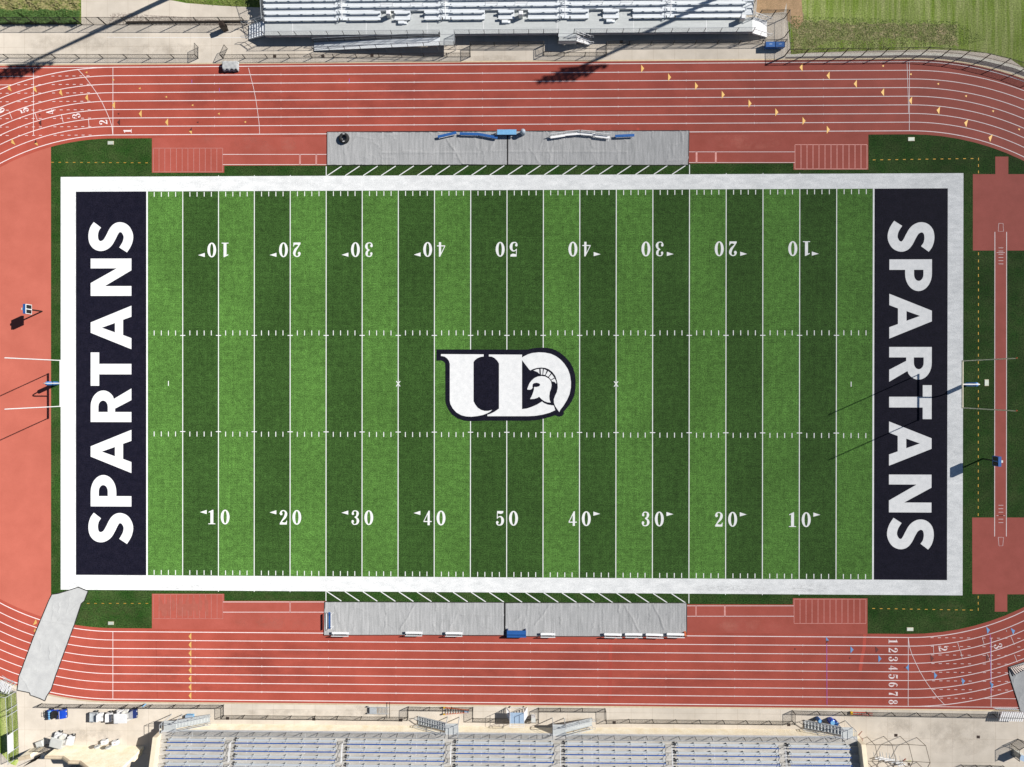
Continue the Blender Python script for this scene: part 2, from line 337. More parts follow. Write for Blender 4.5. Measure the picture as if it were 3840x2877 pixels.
# ------------------------------------------------------------------ track lines
ln = MB(); Zt = Z_P1
for k in range(9):
    r = R0 + LW * k
    wd = .085 if 0 < k < 8 else .095
    ln.strip([(-XS, r), (XS, r)], wd, Zt); ln.strip([(-XS, -r), (XS, -r)], wd, Zt)
    ln.strip(arc(XS, r, 90, 20, 40), wd, Zt); ln.strip(arc(XS, r, -90, -20, 40), wd, Zt)
    ln.strip(arc(-XS, r, 90, 160, 40), wd, Zt); ln.strip(arc(-XS, r, 270, 200, 40), wd, Zt)
yk = lambda k: R0 + LW * k
for sgn in (1, -1):                                # the sprint chute, the same at both ends
    ln.strip([(-XS * sgn, sgn * yk(8)), (-80 * sgn, sgn * yk(8))], .075, Zt + .001)
    ln.strip([(ZA(345, 652)[0] * sgn, sgn * yk(7)), (-80 * sgn, sgn * yk(7))], .062, Zt + .001)
    ln.strip([(ZA(100, 724)[0] * sgn, sgn * yk(6)), (-80 * sgn, sgn * yk(6))], .062, Zt + .001)
    for k in range(0, 8):
        y = yk(k)
        for i in range(6):
            x = -58.0 + .9 * i + .04 * (7 - k); ln.strip([(x * sgn, sgn * y), ((x + .38) * sgn, sgn * y)], .062, Zt + .001)
        for i in range(4):
            x = -62.3 + .9 * i - .02 * k
            if k < 7: ln.strip([(x * sgn, sgn * y), ((x + .38) * sgn, sgn * y)], .062, Zt + .001)
        for i in range(4):
            x = -66.6 + .9 * i
            if k < 6: ln.strip([(x * sgn, sgn * y), ((x + .38) * sgn, sgn * y)], .062, Zt + .001)
    ev = [ZA(*p) for p in ((670, 597), (700, 628), (740, 672), (790, 738), (838, 808), (882, 885), (920, 965), (948, 1030), (968, 1095), (976, 1165))]
    ln.strip([(x * sgn, y * sgn) for x, y in ev], .06, Zt + .002)
    x2 = ZA(290, 900)[0]; ln.strip([(x2 * sgn, sgn * yk(0)), (x2 * sgn, sgn * yk(8))], .06, Zt + .003)
for x, y0, y1 in ((-XS, yk(0), yk(8)), (XS, yk(0), yk(8)), (-XS, -yk(8), -yk(0)), (XS, -yk(8), -yk(0))): ln.strip([(x, y0), (x, y1)], .06, Zt + .003)
ln.strip([ZD(1278, 495), ZD(1283, 640), ZD(1288, 780), ZD(1290, 900)], .06, Zt + .004)
ln.strip([G(932, 255), G(941, 290), G(951, 330), G(960, 375), G(967, 425), G(972, 465), G(974, 503)], .05, Zt + .004)
for a, b in (((765, 1030), (771, 1100)), ((530, 990), (547, 1060)), ((300, 970), (323, 1038)), ((80, 965), (106, 1032))): ln.strip([ZA(*a), ZA(*b)], .055, Zt + .004)
for a, b in (((1412, 618), (1416, 685)), ((1620, 592), (1640, 660)), ((1645, 665), (1660, 730)), ((1830, 550), (1848, 612)), ((2075, 540), (2105, 610)), ((1875, 690), (1898, 750)), ((2105, 697), (2130, 760)), ((2035, 485), (2040, 500))): ln.strip([ZF(*a), ZF(*b)], .05, Zt + .004)
for x in (804, 1054, 1305, 1553, 1809, 2063, 2318, 2573, 2829, 3087):      # short ticks across the lane lines
    X = G(x, 400)[0]
    for k in range(1, 8): ln.strip([(X, yk(k) - .12), (X, yk(k) + .12)], .045, Zt + .003)
for x in (732, 982, 1232, 1485, 1737, 1989, 2242, 2497, 2755, 3010):
    X = G(x, 2500)[0]
    for k in range(1, 8): ln.strip([(X, -yk(k) - .12), (X, -yk(k) + .12)], .045, Zt + .003)
struct(ln.build('track_lane_lines', 'line'))
pu = MB(); pxline(pu, (3100, 2389), (3101, 2643), .06, Zt + .004); pxline(pu, (3713, 2378), (3716, 2600), .045, Zt + .005)
for x, y in ((719.6, 306), (823, 338), (1310, 303)): pxline(pu, (x, y - 7), (x, y + 7), .07, Zt + .004)
struct(pu.build('purple_track_marks', 'purple'))
dk = MB(); dk.strip([ZF(828, 522), ZF(820, 640), ZF(800, 740), ZF(787, 835)], .4, Z_TR + .003); pxline(dk, (2289, 2400), (2287, 2630), .42, Z_TR + .003); dk.strip([G(585, 2395), G(590, 2620)], .06, Z_TR + .003)
dk.strip([G(2392, 480), G(2393, 492)], .35, Z_TR + .003)
struct(dk.build('patched_red_strips', 'patch_dark'))
# triangles: (x, y, size, tilt, pointing)
def tri(mb, px, py, h, ang, d, half=0, z=Zt + .005, lw=.38):
    x, y = G(px, py); c, n = math.cos(R(ang)), math.sin(R(ang))
    P = [(-lw / 2 * d, h / 2), (-lw / 2 * d, -h / 2), (lw / 2 * d, 0)]
    if half == 1: P = [(-lw / 2 * d, 0), (-lw / 2 * d, -h / 2), (lw / 2 * d, 0)]
    if half == 2: P = [(-lw / 2 * d, h / 2), (-lw / 2 * d, 0), (lw / 2 * d, 0)]
    mb.sheet([[(x + a * c - b * n, y + a * n + b * c) for a, b in P]], z)
ty, tb, td = MB(), MB(), MB()
for i, x in enumerate((2410, 2511, 2612, 2712, 2812.5, 2913, 3015, 3106)): tri(ty, x, 257.5 + i * 33.4 - (x - 2410) * .0065, 1.0, 0, 1)
for x, y, a in ((3003.5, 253.5, 0), (3105, 284, 0), (3207, 315, 0), (3309, 346.5, 0), (3413.5, 377.5, -3), (3517.5, 414, -7), (3621, 461.5, -13), (3712, 517, -18)): tri(ty, x, y, 1.0, a, -1)
for x, y, a in ((3310, 248, 0), (3414, 279, 0), (3517, 315, -5), (3621, 360.5, -12), (3722.5, 417, -18), (3820, 485, -25), (324, 272, 0), (424.5, 300, 0), (523.5, 332, 0), (623, 364, 0), (721.5, 395, 0), (820, 427, 0), (919, 458, 0)): tri(ty, x, y, .27, a, -1, lw=.27)
for x, y, a in ((34, 332, 22), (130, 336, 17), (227, 348, 12), (325, 367, 6), (426, 395, 0), (526, 427, 0), (625, 459, 0), (47, 534, 28)): tri(ty, x, y, 1.0, a, -1)
tri(ty, 714, 491, .93, 0, -1, 1); tri(td, 714, 491, .93, 0, -1, 2); tri(ty, 134, 537, .93, 22, -1, 1); tri(td, 134, 537, .93, 22, -1, 2)
for i in range(8):
    X, Y = G(712.5, 2400)[0], -(yk(i) + LW / 2); ty.sheet([[(X + .18, Y + .47), (X - .18, Y), (X + .18, Y - .47)]], Zt + .005)
tri(ty, 134.5, 2335, .9, -25, 1); tri(ty, 131.6, 2370, .9, -25, 1, 2)
for x, y in ((445, 459), (150, 461)): tri(td, x, y, .85, 0, -1)
for x, y in ((444, 427), (148, 431), (741, 459)): tri(td, x, y, .27, 0, -1, lw=.25)
for x, y in ((3289, 2436), (3496, 2469), (3704, 2466)): tri(td, x, y, .85, 5, 1)
for x, y in ((2983, 2434), (3188, 2468), (3394, 2503), (3601, 2523)): tri(td, x, y, .25, 0, 1, lw=.25)
tri(tb, 3103, 2402, .9, 0, 1, 2); tri(td, 3103, 2402, .9, 0, 1, 1)
for x, y, a, d in ((3195, 2436.5, 0, 1), (3299.6, 2470, 0, 1), (3402, 2503.6, 0, -1), (3508.6, 2533, 5, 1), (3613, 2554, 9, 1), (3720, 2568, 14, 1), (3706, 2363, 10, 1), (3800, 2366, 20, 1)): tri(tb, x, y, .9, a, d)
struct(ty.build('yellow_track_triangles', 'yellow')); struct(tb.build('blue_track_triangles', 'bluemark')); struct(td.build('dark_track_triangles', 'darkmark'))
# ------------------------------------------------------------------ lettering (outlines in a unit box)
def ell(cx, cy, rx, ry, n=28, a0=0, a1=360): return [(cx + rx * math.cos(R(a0 + (a1 - a0) * i / n)), cy + ry * math.sin(R(a0 + (a1 - a0) * i / n))) for i in range(n + (0 if a1 - a0 == 360 else 1))]
def smooth_pts(P, n=6):
    out = []
    for i in range(len(P) - 1):
        p0, p1, p2, p3 = P[max(i - 1, 0)], P[i], P[i + 1], P[min(i + 2, len(P) - 1)]
        for j in range(n):
            t = j / n
            out.append(tuple(.5 * ((2 * b) + (c - a) * t + (2 * a - 5 * b + 4 * c - d) * t * t + (3 * b - a - 3 * c + d) * t ** 3) for a, b, c, d in zip(p0, p1, p2, p3)))
    return out + [tuple(P[-1])]
S_C = [(359, 469), (338, 500), (328, 545), (335, 590), (360, 617), (395, 621), (430, 600), (455, 560), (477, 517), (500, 492), (530, 487), (562, 505), (582, 550), (573, 602), (544, 651)]
def s_outline():
    P = smooth_pts([((675 - y), (604 - x)) for x, y in S_C], 5); n = len(P); a, b = [], []
    for i, p in enumerate(P):
        q0, q1 = P[max(i - 1, 0)], P[min(i + 1, n - 1)]; dx, dy = q1[0] - q0[0], q1[1] - q0[1]; l = math.hypot(dx, dy); hw = 33 + 3.5 * math.sin(math.pi * i / n)
        a.append((p[0] - dy / l * hw, p[1] + dx / l * hw)); b.append((p[0] + dy / l * hw, p[1] - dx / l * hw))
    return [(x / 228, y / 294) for x, y in a + b[::-1]]
LET = {
 'S': [s_outline()],
 'P': [[(0, 0), (0, 1), (.45, 1)] + [(.45 + .55 * math.sin(R(t)), .685 + .315 * math.cos(R(t))) for t in range(10, 180, 10)] + [(.45, .37), (.33, .37), (.33, 0)],
       [(.33, .8), (.48, .8)] + [(.48 + .2 * math.sin(R(t)), .69 + .11 * math.cos(R(t))) for t in range(20, 180, 20)] + [(.48, .58), (.33, .58)]],
 'A': [[(0, 0), (.378, 1), (.616, 1), (1, 0), (.746, 0), (.676, .204), (.327, .204), (.254, 0)], [(.387, .405), (.495, .725), (.603, .405)]],
 'R': [[(0, 0), (0, 1), (.46, 1)] + [(.46 + .48 * math.sin(R(t)), .69 + .31 * math.cos(R(t))) for t in range(10, 150, 10)] + [(.69, .43), (1, 0), (.655, 0), (.40, .40), (.30, .40), (.30, 0)],
       [(.30, .81), (.46, .81)] + [(.46 + .18 * math.sin(R(t)), .695 + .115 * math.cos(R(t))) for t in range(20, 180, 20)] + [(.46, .58), (.30, .58)]],
 'T': [[(.342, 0), (.342, .79), (0, .79), (0, 1), (1, 1), (1, .79), (.658, .79), (.658, 0)]],
 'N': [[(0, 0), (0, 1), (.344, 1), (.737, .36), (.737, 1), (1, 1), (1, 0), (.685, 0), (.263, .65), (.263, 0)]]}
ez = MB()
def letter(ch, fx, fy):                            # fx(u,v), fy(u,v) -> world
    loops = [[(fx(u, v), fy(u, v)) for u, v in l] for l in LET[ch]]
    ez.sheet(loops, Z_P2)
def lerp(a, b, t): return a + (b - a) * t
for ch, y0, y1 in (('S', 832, 950.5), ('N', 970, 1110), ('A', 1146.8, 1310), ('T', 1322, 1447), ('R', 1457, 1583), ('A', 1612, 1774), ('P', 1781.6, 1899.5), ('S', 1922, 2043)):
    xb, xt = G(493.2, 1437)[0], G(340.4, 1437)[0]; ya, yb = G(420, y1)[1], G(420, y0)[1]
    letter(ch, lambda u, v: lerp(xb, xt, v), lambda u, v: lerp(ya, yb, u))
for ch, y0, y1 in (('S', 825, 946), ('P', 973, 1092), ('A', 1102, 1270), ('R', 1301.5, 1432), ('T', 1444.7, 1572), ('A', 1581, 1747), ('N', 1780, 1922), ('S', 1939, 2062)):
    xb, xt = G(3334, 1437)[0], G(3493.5, 1437)[0]; ya, yb = G(3420, y0)[1], G(3420, y1)[1]
    letter(ch, lambda u, v: lerp(xb, xt, v), lambda u, v: lerp(ya, yb, u))
# serif numerals, unit box
def band(P, W, n=5):
    Q = smooth_pts([(x, y, w_) for (x, y), w_ in zip(P, W)], n); a, b = [], []; N = len(Q)
    for i, q in enumerate(Q):
        q0, q1 = Q[max(i - 1, 0)], Q[min(i + 1, N - 1)]; dx, dy = (q1[0] - q0[0]) * .62, q1[1] - q0[1]; l = math.hypot(dx, dy) or 1
        a.append((q[0] - dy / l * q[2] / 2 / .62, q[1] + dx / l * q[2] / 2)); b.append((q[0] + dy / l * q[2] / 2 / .62, q[1] - dx / l * q[2] / 2))
    return a + b[::-1]
DIG = {
 '0': [[ell(.5, .5, .5, .51), ell(.5, .5, .19, .44)[::-1]]],
 '1': [[[(.33, .06), (.33, .84), (.12, .80), (.12, .86), (.60, 1), (.68, 1), (.68, .06), (.92, .05), (.92, 0), (.08, 0), (.08, .05)]]],
 '2': [[band([(.14, .72), (.24, .90), (.50, .97), (.74, .88), (.80, .72), (.66, .50), (.38, .30), (.14, .10)], [.16, .11, .06, .12, .19, .17, .10, .07])], [[(.05, 0), (.07, .12), (.30, .17), (.62, .13), (.80, .17), (.86, .27), (.93, .27), (.90, 0)]], [ell(.22, .74, .16, .10, 12)]],
 '3': [[band([(.14, .80), (.28, .94), (.50, .97), (.72, .90), (.76, .76), (.66, .60), (.42, .53)], [.10, .08, .06, .12, .18, .12, .06])], [band([(.42, .53), (.68, .46), (.80, .28), (.70, .10), (.46, .03), (.24, .06), (.10, .20)], [.06, .12, .19, .12, .06, .08, .10])], [ell(.20, .77, .14, .09, 12)], [ell(.18, .24, .15, .10, 12)]],
 '4': [[[(.50, 0), (.50, .22), (.02, .22), (.02, .29), (.62, 1), (.76, 1), (.76, .29), (.98, .29), (.98, .22), (.76, .22), (.76, 0)], [(.50, .29), (.50, .74), (.12, .29)]]],
 '5': [[[(.16, 1), (.12, .48), (.18, .46), (.22, .56), (.22, .84), (.60, .80), (.86, .86), (.90, 1)]], [band([(.18, .50), (.36, .60), (.60, .60), (.78, .46), (.80, .28), (.68, .10), (.44, .03), (.22, .06), (.10, .18)], [.05, .06, .10, .18, .20, .14, .07, .08, .10])], [ell(.18, .22, .15, .09, 12)]],
 '6': [[ell(.5, .31, .45, .31, 20), ell(.5, .31, .17, .25, 20)[::-1]], [band([(.80, .84), (.62, .96), (.42, .90), (.24, .66), (.20, .32)], [.12, .07, .10, .18, .20])]],
 '7': [[[(.10, 1), (.08, .68), (.15, .68), (.22, .80), (.50, .82), (.86, .84), (.90, 1)]], [band([(.86, .90), (.62, .58), (.50, .30), (.48, .02)], [.07, .10, .20, .26])]],
 '8': [[ell(.5, .75, .38, .25, 20), ell(.5, .76, .15, .19, 20)[::-1]], [ell(.5, .27, .45, .28, 20), ell(.5, .27, .18, .22, 20)[::-1]]]}
def digit(mb, ch, cx, cy, wd, h, ang, z):
    c, n = math.cos(R(ang)), math.sin(R(ang))
    for i, grp in enumerate(DIG[ch]):
        loops = [[(cx + (u - .5) * wd * c - (v - .5) * h * n, cy + (u - .5) * wd * n + (v - .5) * h * c) for u, v in l] for l in grp]
        mb.sheet(loops, z + i * .001)
# ------------------------------------------------------------------ football field
YD = .9144; HX, HY = 50 * YD, 24.384
fl, fd = MB(), MB()
for i in range(20):
    x0 = -HX + i * 5 * YD; k = int(abs(x0 + 2.5 * YD) / (5 * YD)); (fd if k % 2 == 0 else fl).rect(x0, x0 + 5 * YD, -HY, HY, Z_FT)
struct(fl.build('light_turf_bands', 'turf_light')); struct(fd.build('dark_turf_bands', 'turf_dark'))
nv = MB(); nv.rect(-60 * YD, -HX, -HY, HY, Z_FT); nv.rect(HX, 60 * YD, -HY, HY, Z_FT)
struct(nv.build('navy_end_zones', 'navy'))
ex, ey = G(3611, 1440)[0], G(1900, 656)[1]
bd = MB(); X6 = 60 * YD; exl = G(228, 1437)[0]
bd.rect(exl, ex, HY, G(1900, 657)[1], Z_FT); bd.rect(exl, ex, G(1900, 2222)[1], -HY, Z_FT); bd.rect(exl, -X6, -HY, HY, Z_FT); bd.rect(X6, ex, -HY, HY, Z_FT)
struct(bd.build('white_field_border', 'white_turf'))
YT, YB = G(1900, 657)[1], G(1900, 2222)[1]
wl = MB()
for i in range(21):
    x = -HX + i * 5 * YD; wl.strip([(x, -HY), (x, HY)], .105 if 0 < i < 20 else .2, Z_P1)
    if 0 < i < 20:
        for s in (1, -1): wl.rect(x - .33, x + .33, s * 6.1 - .05, s * 6.1 + .05, Z_P1 + .001)
    if i < 20:
        for j in range(1, 5):
            xx = x + j * YD
            for s in (1, -1):
                wl.strip([(xx, s * (HY - .08)), (xx, s * (HY - .68))], .10, Z_P1); wl.strip([(xx, s * 6.1), (xx, s * 6.72)], .10, Z_P1)
for s in (1, -1):
    wl.strip([(s * 47 * YD, -.3), (s * 47 * YD, .32)], .1, Z_P1)
    for d in (1, -1): wl.strip([(s * 15 * YD - .25, -.33 * d + .0), (s * 15 * YD + .25, .33 * d)], .1, Z_P1 + .001 + d * .0005)
# coaching box stripes
for s, ybase, yo, ye in ((1, YT, G(1900, 621)[1], 0), (-1, YB, G(1900, 2258)[1], 0)):
    for x in (-25 * YD, 25 * YD): wl.strip([(x, ybase), (x, yo)], .1, Z_P1)
    for i in range(20):
        x = (-25 + 2.5 * i) * YD + .1; wl.strip([(x, ybase), (x + 1.85, yo)], .11, Z_P1)
for x in (-40, -35, -30, 30, 35, 40):
    for s, yb_ in ((1, YT), (-1, YB)): wl.strip([(x * YD, yb_), (x * YD, yb_ + s * .12)], .08, Z_P1)
for i in range(1, 10):
    n = 10 * (i if i <= 5 else 10 - i); x = -HX + i * 10 * YD; t = str(n)[0]
    digit(wl, t, x - .84, -16.93, 1.06, 1.83, 0, Z_P2); digit(wl, '0', x + .86, -16.93, 1.12, 1.83, 0, Z_P2)
    digit(wl, t, x + .84, 16.93, 1.06, 1.83, 180, Z_P2); digit(wl, '0', x - .86, 16.93, 1.12, 1.83, 180, Z_P2)
    if i != 5:
        d = -1 if i < 5 else 1
        for sy in (1, -1):
            o = 1.75
            if n == 10 and ((sy < 0 and d < 0) or (sy > 0 and d > 0)): o = 1.5
            wl.sheet([[(x + d * o, sy * 16.30 + .26), (x + d * o, sy * 16.30 - .26), (x + d * (o + .86), sy * 16.30 - .02)]], Z_P2)
struct(wl.build('white_field_markings', 'white_letter'))
struct(ez.build('end_zone_lettering', 'white_letter'))
# emblem
def lz(P, sm=0): return [ZL(x, y) for x, y in P]
OUT = [(135, 150), (1390, 153), (1450, 138), (1520, 128), (1600, 125), (1660, 128), (1720, 138), (1780, 158), (1850, 200), (1920, 258), (1980, 325), (2025, 405), (2052, 500), (2060, 600), (2056, 700), (2040, 790), (2010, 860), (1960, 935), (1895, 1010), (1897, 1040), (1872, 1070), (1835, 1081), (1800, 1072), (1775, 1060), (1720, 1080), (1600, 1112), (1500, 1130), (1400, 1135), (775, 1135), (690, 1140), (600, 1142), (520, 1135), (430, 1105), (350, 1050), (300, 980), (268, 910), (258, 860), (258, 350), (245, 325), (220, 308), (200, 304), (135, 304)]
WU = [(198, 215), (788, 218), (788, 247), (740, 255), (700, 272), (665, 300), (648, 325), (648, 865), (670, 910), (705, 955), (750, 985), (800, 1000), (850, 1000), (907, 985), (880, 1010), (840, 1032), (780, 1055), (700, 1072), (620, 1080), (550, 1077), (480, 1060), (410, 1020), (360, 965), (328, 905), (320, 860), (320, 350), (310, 310), (285, 275), (250, 250), (215, 242), (198, 242)]
WD = [(860, 220), (1318, 222), (1318, 262), (1340, 248), (1400, 218), (1460, 200), (1550, 190), (1640, 195), (1720, 212), (1790, 245), (1850, 290), (1905, 350), (1950, 420), (1980, 500), (1995, 600), (1993, 680), (1975, 770), (1940, 850), (1890, 930), (1850, 980), (1833, 1015), (1800, 970), (1775, 930), (1760, 890), (1758, 840), (1775, 790), (1800, 740), (1812, 680), (1810, 630), (1800, 580), (1780, 520), (1740, 465), (1690, 425), (1640, 405), (1580, 400), (1520, 407), (1470, 422), (1435, 440), (1420, 430), (1318, 298), (1318, 975), (1380, 968), (1450, 945), (1520, 915), (1595, 870), (1620, 890), (1670, 912), (1730, 922), (1755, 925), (1765, 950), (1778, 990), (1700, 1025), (1600, 1052), (1500, 1068), (1400, 1073), (840, 1073), (840, 1053), (880, 1040), (940, 1010), (1000, 968), (1000, 345), (975, 305), (940, 270), (900, 250), (860, 247)]
SL = [[(1475, 442), (1520, 425), (1555, 420), (1560, 490), (1535, 465), (1500, 450)], [(1575, 418), (1605, 418), (1600, 498), (1580, 498)], [(1620, 422), (1660, 440), (1637, 503), (1610, 498)], [(1678, 448), (1718, 480), (1680, 528), (1645, 508)], [(1728, 490), (1765, 540), (1718, 568), (1690, 535)], [(1770, 552), (1792, 600), (1790, 625), (1768, 600), (1728, 590), (1725, 575)]]
HE = [(1390, 700), (1400, 670), (1420, 620), (1450, 580), (1490, 545), (1535, 525), (1590, 517), (1640, 525), (1690, 553), (1718, 590), (1727, 640), (1720, 690), (1702, 740), (1695, 800), (1700, 850), (1715, 885), (1670, 882), (1620, 862), (1585, 835), (1555, 803), (1530, 820), (1490, 833), (1430, 837), (1450, 800), (1470, 750), (1485, 700), (1483, 680), (1470, 665), (1455, 695), (1430, 708), (1395, 705)]
EY = [(1465, 635), (1480, 618), (1520, 610), (1555, 620), (1572, 638), (1555, 660), (1520, 670), (1490, 668), (1480, 682), (1470, 692), (1462, 665)]
e1 = MB(); e1.sheet([lz(OUT)], Z_P3); struct(e1.build('emblem_ground', 'navy'))
e2 = MB(); e2.sheet([lz(WU)], Z_P3 + .004); e2.sheet([lz(WD)], Z_P3 + .004); e2.sheet([lz(HE)], Z_P3 + .004)
for s_ in SL: e2.sheet([lz(s_)], Z_P3 + .004)
struct(e2.build('emblem_white_shapes', 'white_letter'))
e3 = MB(); e3.sheet([lz(EY)], Z_P3 + .008); struct(e3.build('emblem_eye', 'navy'))
# orange dashes on the side turf
od = MB()
def dashes(a, b, n, horiz):
    for i in range(n):
        t = i / (n - 1); x, y = G(a[0] + (b[0] - a[0]) * t, a[1] + (b[1] - a[1]) * t)
        if horiz: od.rect(x - .17, x + .17, y - .045, y + .045, Z_FT)
        else: od.rect(x - .045, x + .045, y - .17, y + .17, Z_FT)
dashes((197, 609), (550, 611), 14, True); dashes((3278, 600), (3645, 595), 14, True); dashes((3669, 597), (3669, 645), 3, False); dashes((3669, 952), (3668, 1930), 37, False); dashes((3668, 2240), (3668, 2285), 3, False)
dashes((331, 2263), (551, 2263), 9, True); dashes((3276, 2282), (3642, 2288), 14, True)
struct(od.build('orange_dashed_line', 'orange'))
# lane numerals
nm = MB()
for ch, x, y, a in (('1', 478.5, 491.5, 90), ('2', 387.6, 459, 95), ('3', 286.5, 435, 101), ('4', 189, 421, 106), ('5', 92.4, 414.5, 112), ('6', 3, 416, 118)): digit(nm, ch, *G(x, y), .62, 1.05, a, Zt + .005)
for ch, y in zip('12345678', (2405.4, 2438.3, 2471.6, 2505.4, 2537, 2567.7, 2602, 2632.7)): digit(nm, ch, *G(3349, y), .62, 1.12, -90, Zt + .005)
digit(nm, '2', *G(3536, 2433), .62, 1.05, -80, Zt + .005); digit(nm, '3', *G(3742, 2423), .62, 1.05, -72, Zt + .005)
struct(nm.build('lane_numerals', 'line'))
# ------------------------------------------------------------------ surroundings
def sheetpx(name, m, P, z=.004): return struct(MB().sheet([[G(*p) for p in P]], z).build(name, m))
def ragged(P, amp=6, step=14, seed=5):
    rnd = random.Random(seed); out = []
    for a, b in zip(P, list(P[1:]) + [P[0]]):
        n = max(1, int(math.dist(a, b) / step))
        for i in range(n): out.append((a[0] + (b[0] - a[0]) * i / n + rnd.uniform(-amp, amp), a[1] + (b[1] - a[1]) * i / n + rnd.uniform(-amp, amp)))
    return out
sheetpx('grass_bank', 'grass', ((-200, -300), (303, -300), (305, 92), (-200, 92)))
sheetpx('grass_verge', 'grass', ((625, -2), (700, 12), (830, 22), (960, 28), (975, 28), (975, -300), (500, -300)))
sheetpx('lawn', 'lawn', ((2985, -400), (4300, -400), (4300, 520), (3860, 270), (3790, 222), (3700, 200), (3600, 190), (3500, 186), (3400, 188), (3200, 192), (3040, 197), (2966, 205), (2955, 90)))
sheetpx('dry_grass_patch', 'drygrass', ragged(((2968, 60), (3000, 30), (3015, 75), (3150, 85), (3350, 92), (3480, 84), (3590, 92), (3590, 175), (3450, 150), (3380, 140), (3240, 150), (3120, 150), (3030, 180), (2975, 190)), 7), .0045)
sheetpx('sandy_soil', 'soil', ((2835, -200), (2960, -200), (2950, 10), (2940, 45), (2890, 50), (2835, 50)))
sheetpx('sandy_soil', 'soil', ((2950, -200), (2990, -200), (3012, 80), (2990, 110), (2950, 75)), .0055)
lw_ = MB(); lw_.strip([G(478, 85), G(640, 84), G(778, 83), G(930, 84)], .14, .35); lw_ = MB().bb(G(478, 85)[0], G(930, 84)[0], G(700, 86)[1], G(700, 81)[1], 0, .22); tag(lw_.build('low_border', 'brown'), 'low dark edging board in the gravel bed left of the upper bleachers', 'edging')
sheetpx('gravel_bed', 'gravel', ((410, 60), (425, 50), (470, 48), (560, 57), (680, 63), (780, 72), (930, 80), (930, 96), (410, 94)))
gv = MB(); gv.strip([G(*p) for p in ((2945, 221), (3100, 219), (3250, 218), (3400, 215), (3510, 217), (3600, 224), (3700, 239), (3800, 263), (3900, 300))], .55, .0065); struct(gv.build('gravel_strip', 'dark_gravel'))
cv = MB(); cv.strip([G(*p) for p in ((2945, 209), (3100, 206), (3250, 205), (3400, 202), (3510, 204), (3600, 210), (3700, 226), (3800, 250), (3900, 287))], .3, .009); struct(cv.build('mow_strip', mat('grey_concrete', (.55, .53, .47), s=2, rough=.9)))
sheetpx('gravel_bed', 'gravel', ((0 - 100, 2500), (0, 2552), (62, 2588), (62, 2600), (-100, 2570)))
sheetpx('grass_bank', 'lawn', ((-200, 2590), (0, 2586), (60, 2598), (66, 2700), (71, 2850), (60, 2872), (40, 2865), (5, 2825), (-200, 2790)))
# ------------------------------------------------------------------ fences
def fence(name, label, pts, h, group=None, cat='fence', pipe='blackpipe', link='link', z0=0, r=.05, mid=False, cap=None, rr=.028, zs=None):
    root = thing(name, (pts[0][0], pts[0][1], 0), label, cat, group)
    zs = zs or [z0] * len(pts); off = .0
    for (x, y), z in zip(pts, zs): MB().tube((x, y, z), (x, y, z + h), r, 8).build('post', pipe, root)
    P = [(x, y, z) for (x, y), z in zip(pts, zs)]
    MB().path([(x, y, z + h) for x, y, z in P], rr).build('top_rail', pipe, root)
    MB().path([(x, y, z + (h * .52 if mid else .08)) for x, y, z in P], rr * .8).build('middle_rail' if mid else 'bottom_rail', pipe, root)
    mb = MB()
    for a, b in zip(P, P[1:]): mb.add([(a[0], a[1], a[2] + .04), (b[0], b[1], b[2] + .04), (b[0], b[1], b[2] + h), (a[0], a[1], a[2] + h)], [(0, 1, 2, 3)])
    mb.build('chain_link', link, root)
    return root
def gp(L, y=None): return [G(*p) for p in L]
GF = 'black chain link fence runs round the track'
fence('chain_link_fence', 'tall black chain link fence between the wild grass bank and the upper left walkway', gp([(-30, 93), (52, 93), (134.5, 93), (221, 93), (306, 93)]), 1.83, GF, r=.055)
fence('chain_link_gate', 'closed black chain link gate across the diagonal pole shadow at upper left', gp([(309, 93), (352, 93), (397, 93)]), 1.83, None, 'gate', r=.045)
fence('chain_link_fence', 'tall black chain link fence beside the gravel bed left of the upper bleachers', gp([(399, 93), (484, 93), (573, 93), (662, 93), (749, 93), (838, 93), (926, 93)]), 1.83, GF, r=.055)
fence('chain_link_fence', 'low black fence along the upper left of the track, ending at the open gate', gp([(-50, 218), (32.5, 218), (124, 218), (210, 218), (299, 218.5), (388, 218.5), (477, 218.5), (566, 219), (654, 219), (744, 219)]), 1.05, GF)
fence('chain_link_gate', 'open black gate leaf at the left side of the track entrance', gp([(744, 219), (744, 178)]), 1.15, 'open gate leaves', 'gate', r=.03)
fence('chain_link_gate', 'open black gate leaf beside the cloth covered crate', gp([(838, 218.5), (854, 184)]), 1.15, 'open gate leaves', 'gate', r=.03)
fence('chain_link_fence', 'low black fence below the ramp, jogging up then down around the ramp landing', gp([(837, 220), (920, 219), (1003.4, 218.5), (1087.7, 218), (1171, 217.5), (1254, 217), (1338, 216), (1423, 215), (1508, 214.5), (1590, 214), (1677, 213.5), (1764, 213.5), (1764, 172), (1854, 173), (1945, 172), (2038, 171), (2038, 208), (2115, 211), (2193, 211), (2272, 211), (2273, 170)]), 1.05, GF)
fence('chain_link_fence', 'low black fence in front of the right half of the upper bleachers', gp([(2273, 170), (2358, 169), (2440, 168), (2524, 167), (2606, 166), (2689, 165.5), (2770.5, 165.5), (2855, 165), (2941, 163)]), 1.05, GF)
fence('chain_link_fence', 'tall black fence enclosing the blue bins beside the lawn', gp([(2838, 69), (2890, 69), (2940.8, 68.8), (2940.8, 140.4), (2940.8, 211)]), 2.0, GF, r=.055, mid=True)
tp = [(2800 + x / 2.127, y / 2.127) for x, y in ((345, 395), (495, 392), (655, 388), (815, 385), (978, 385), (1140, 382), (1302, 380), (1465, 377), (1632, 388), (1788, 403), (1950, 430), (2108, 468), (2270, 515), (2430, 575))]
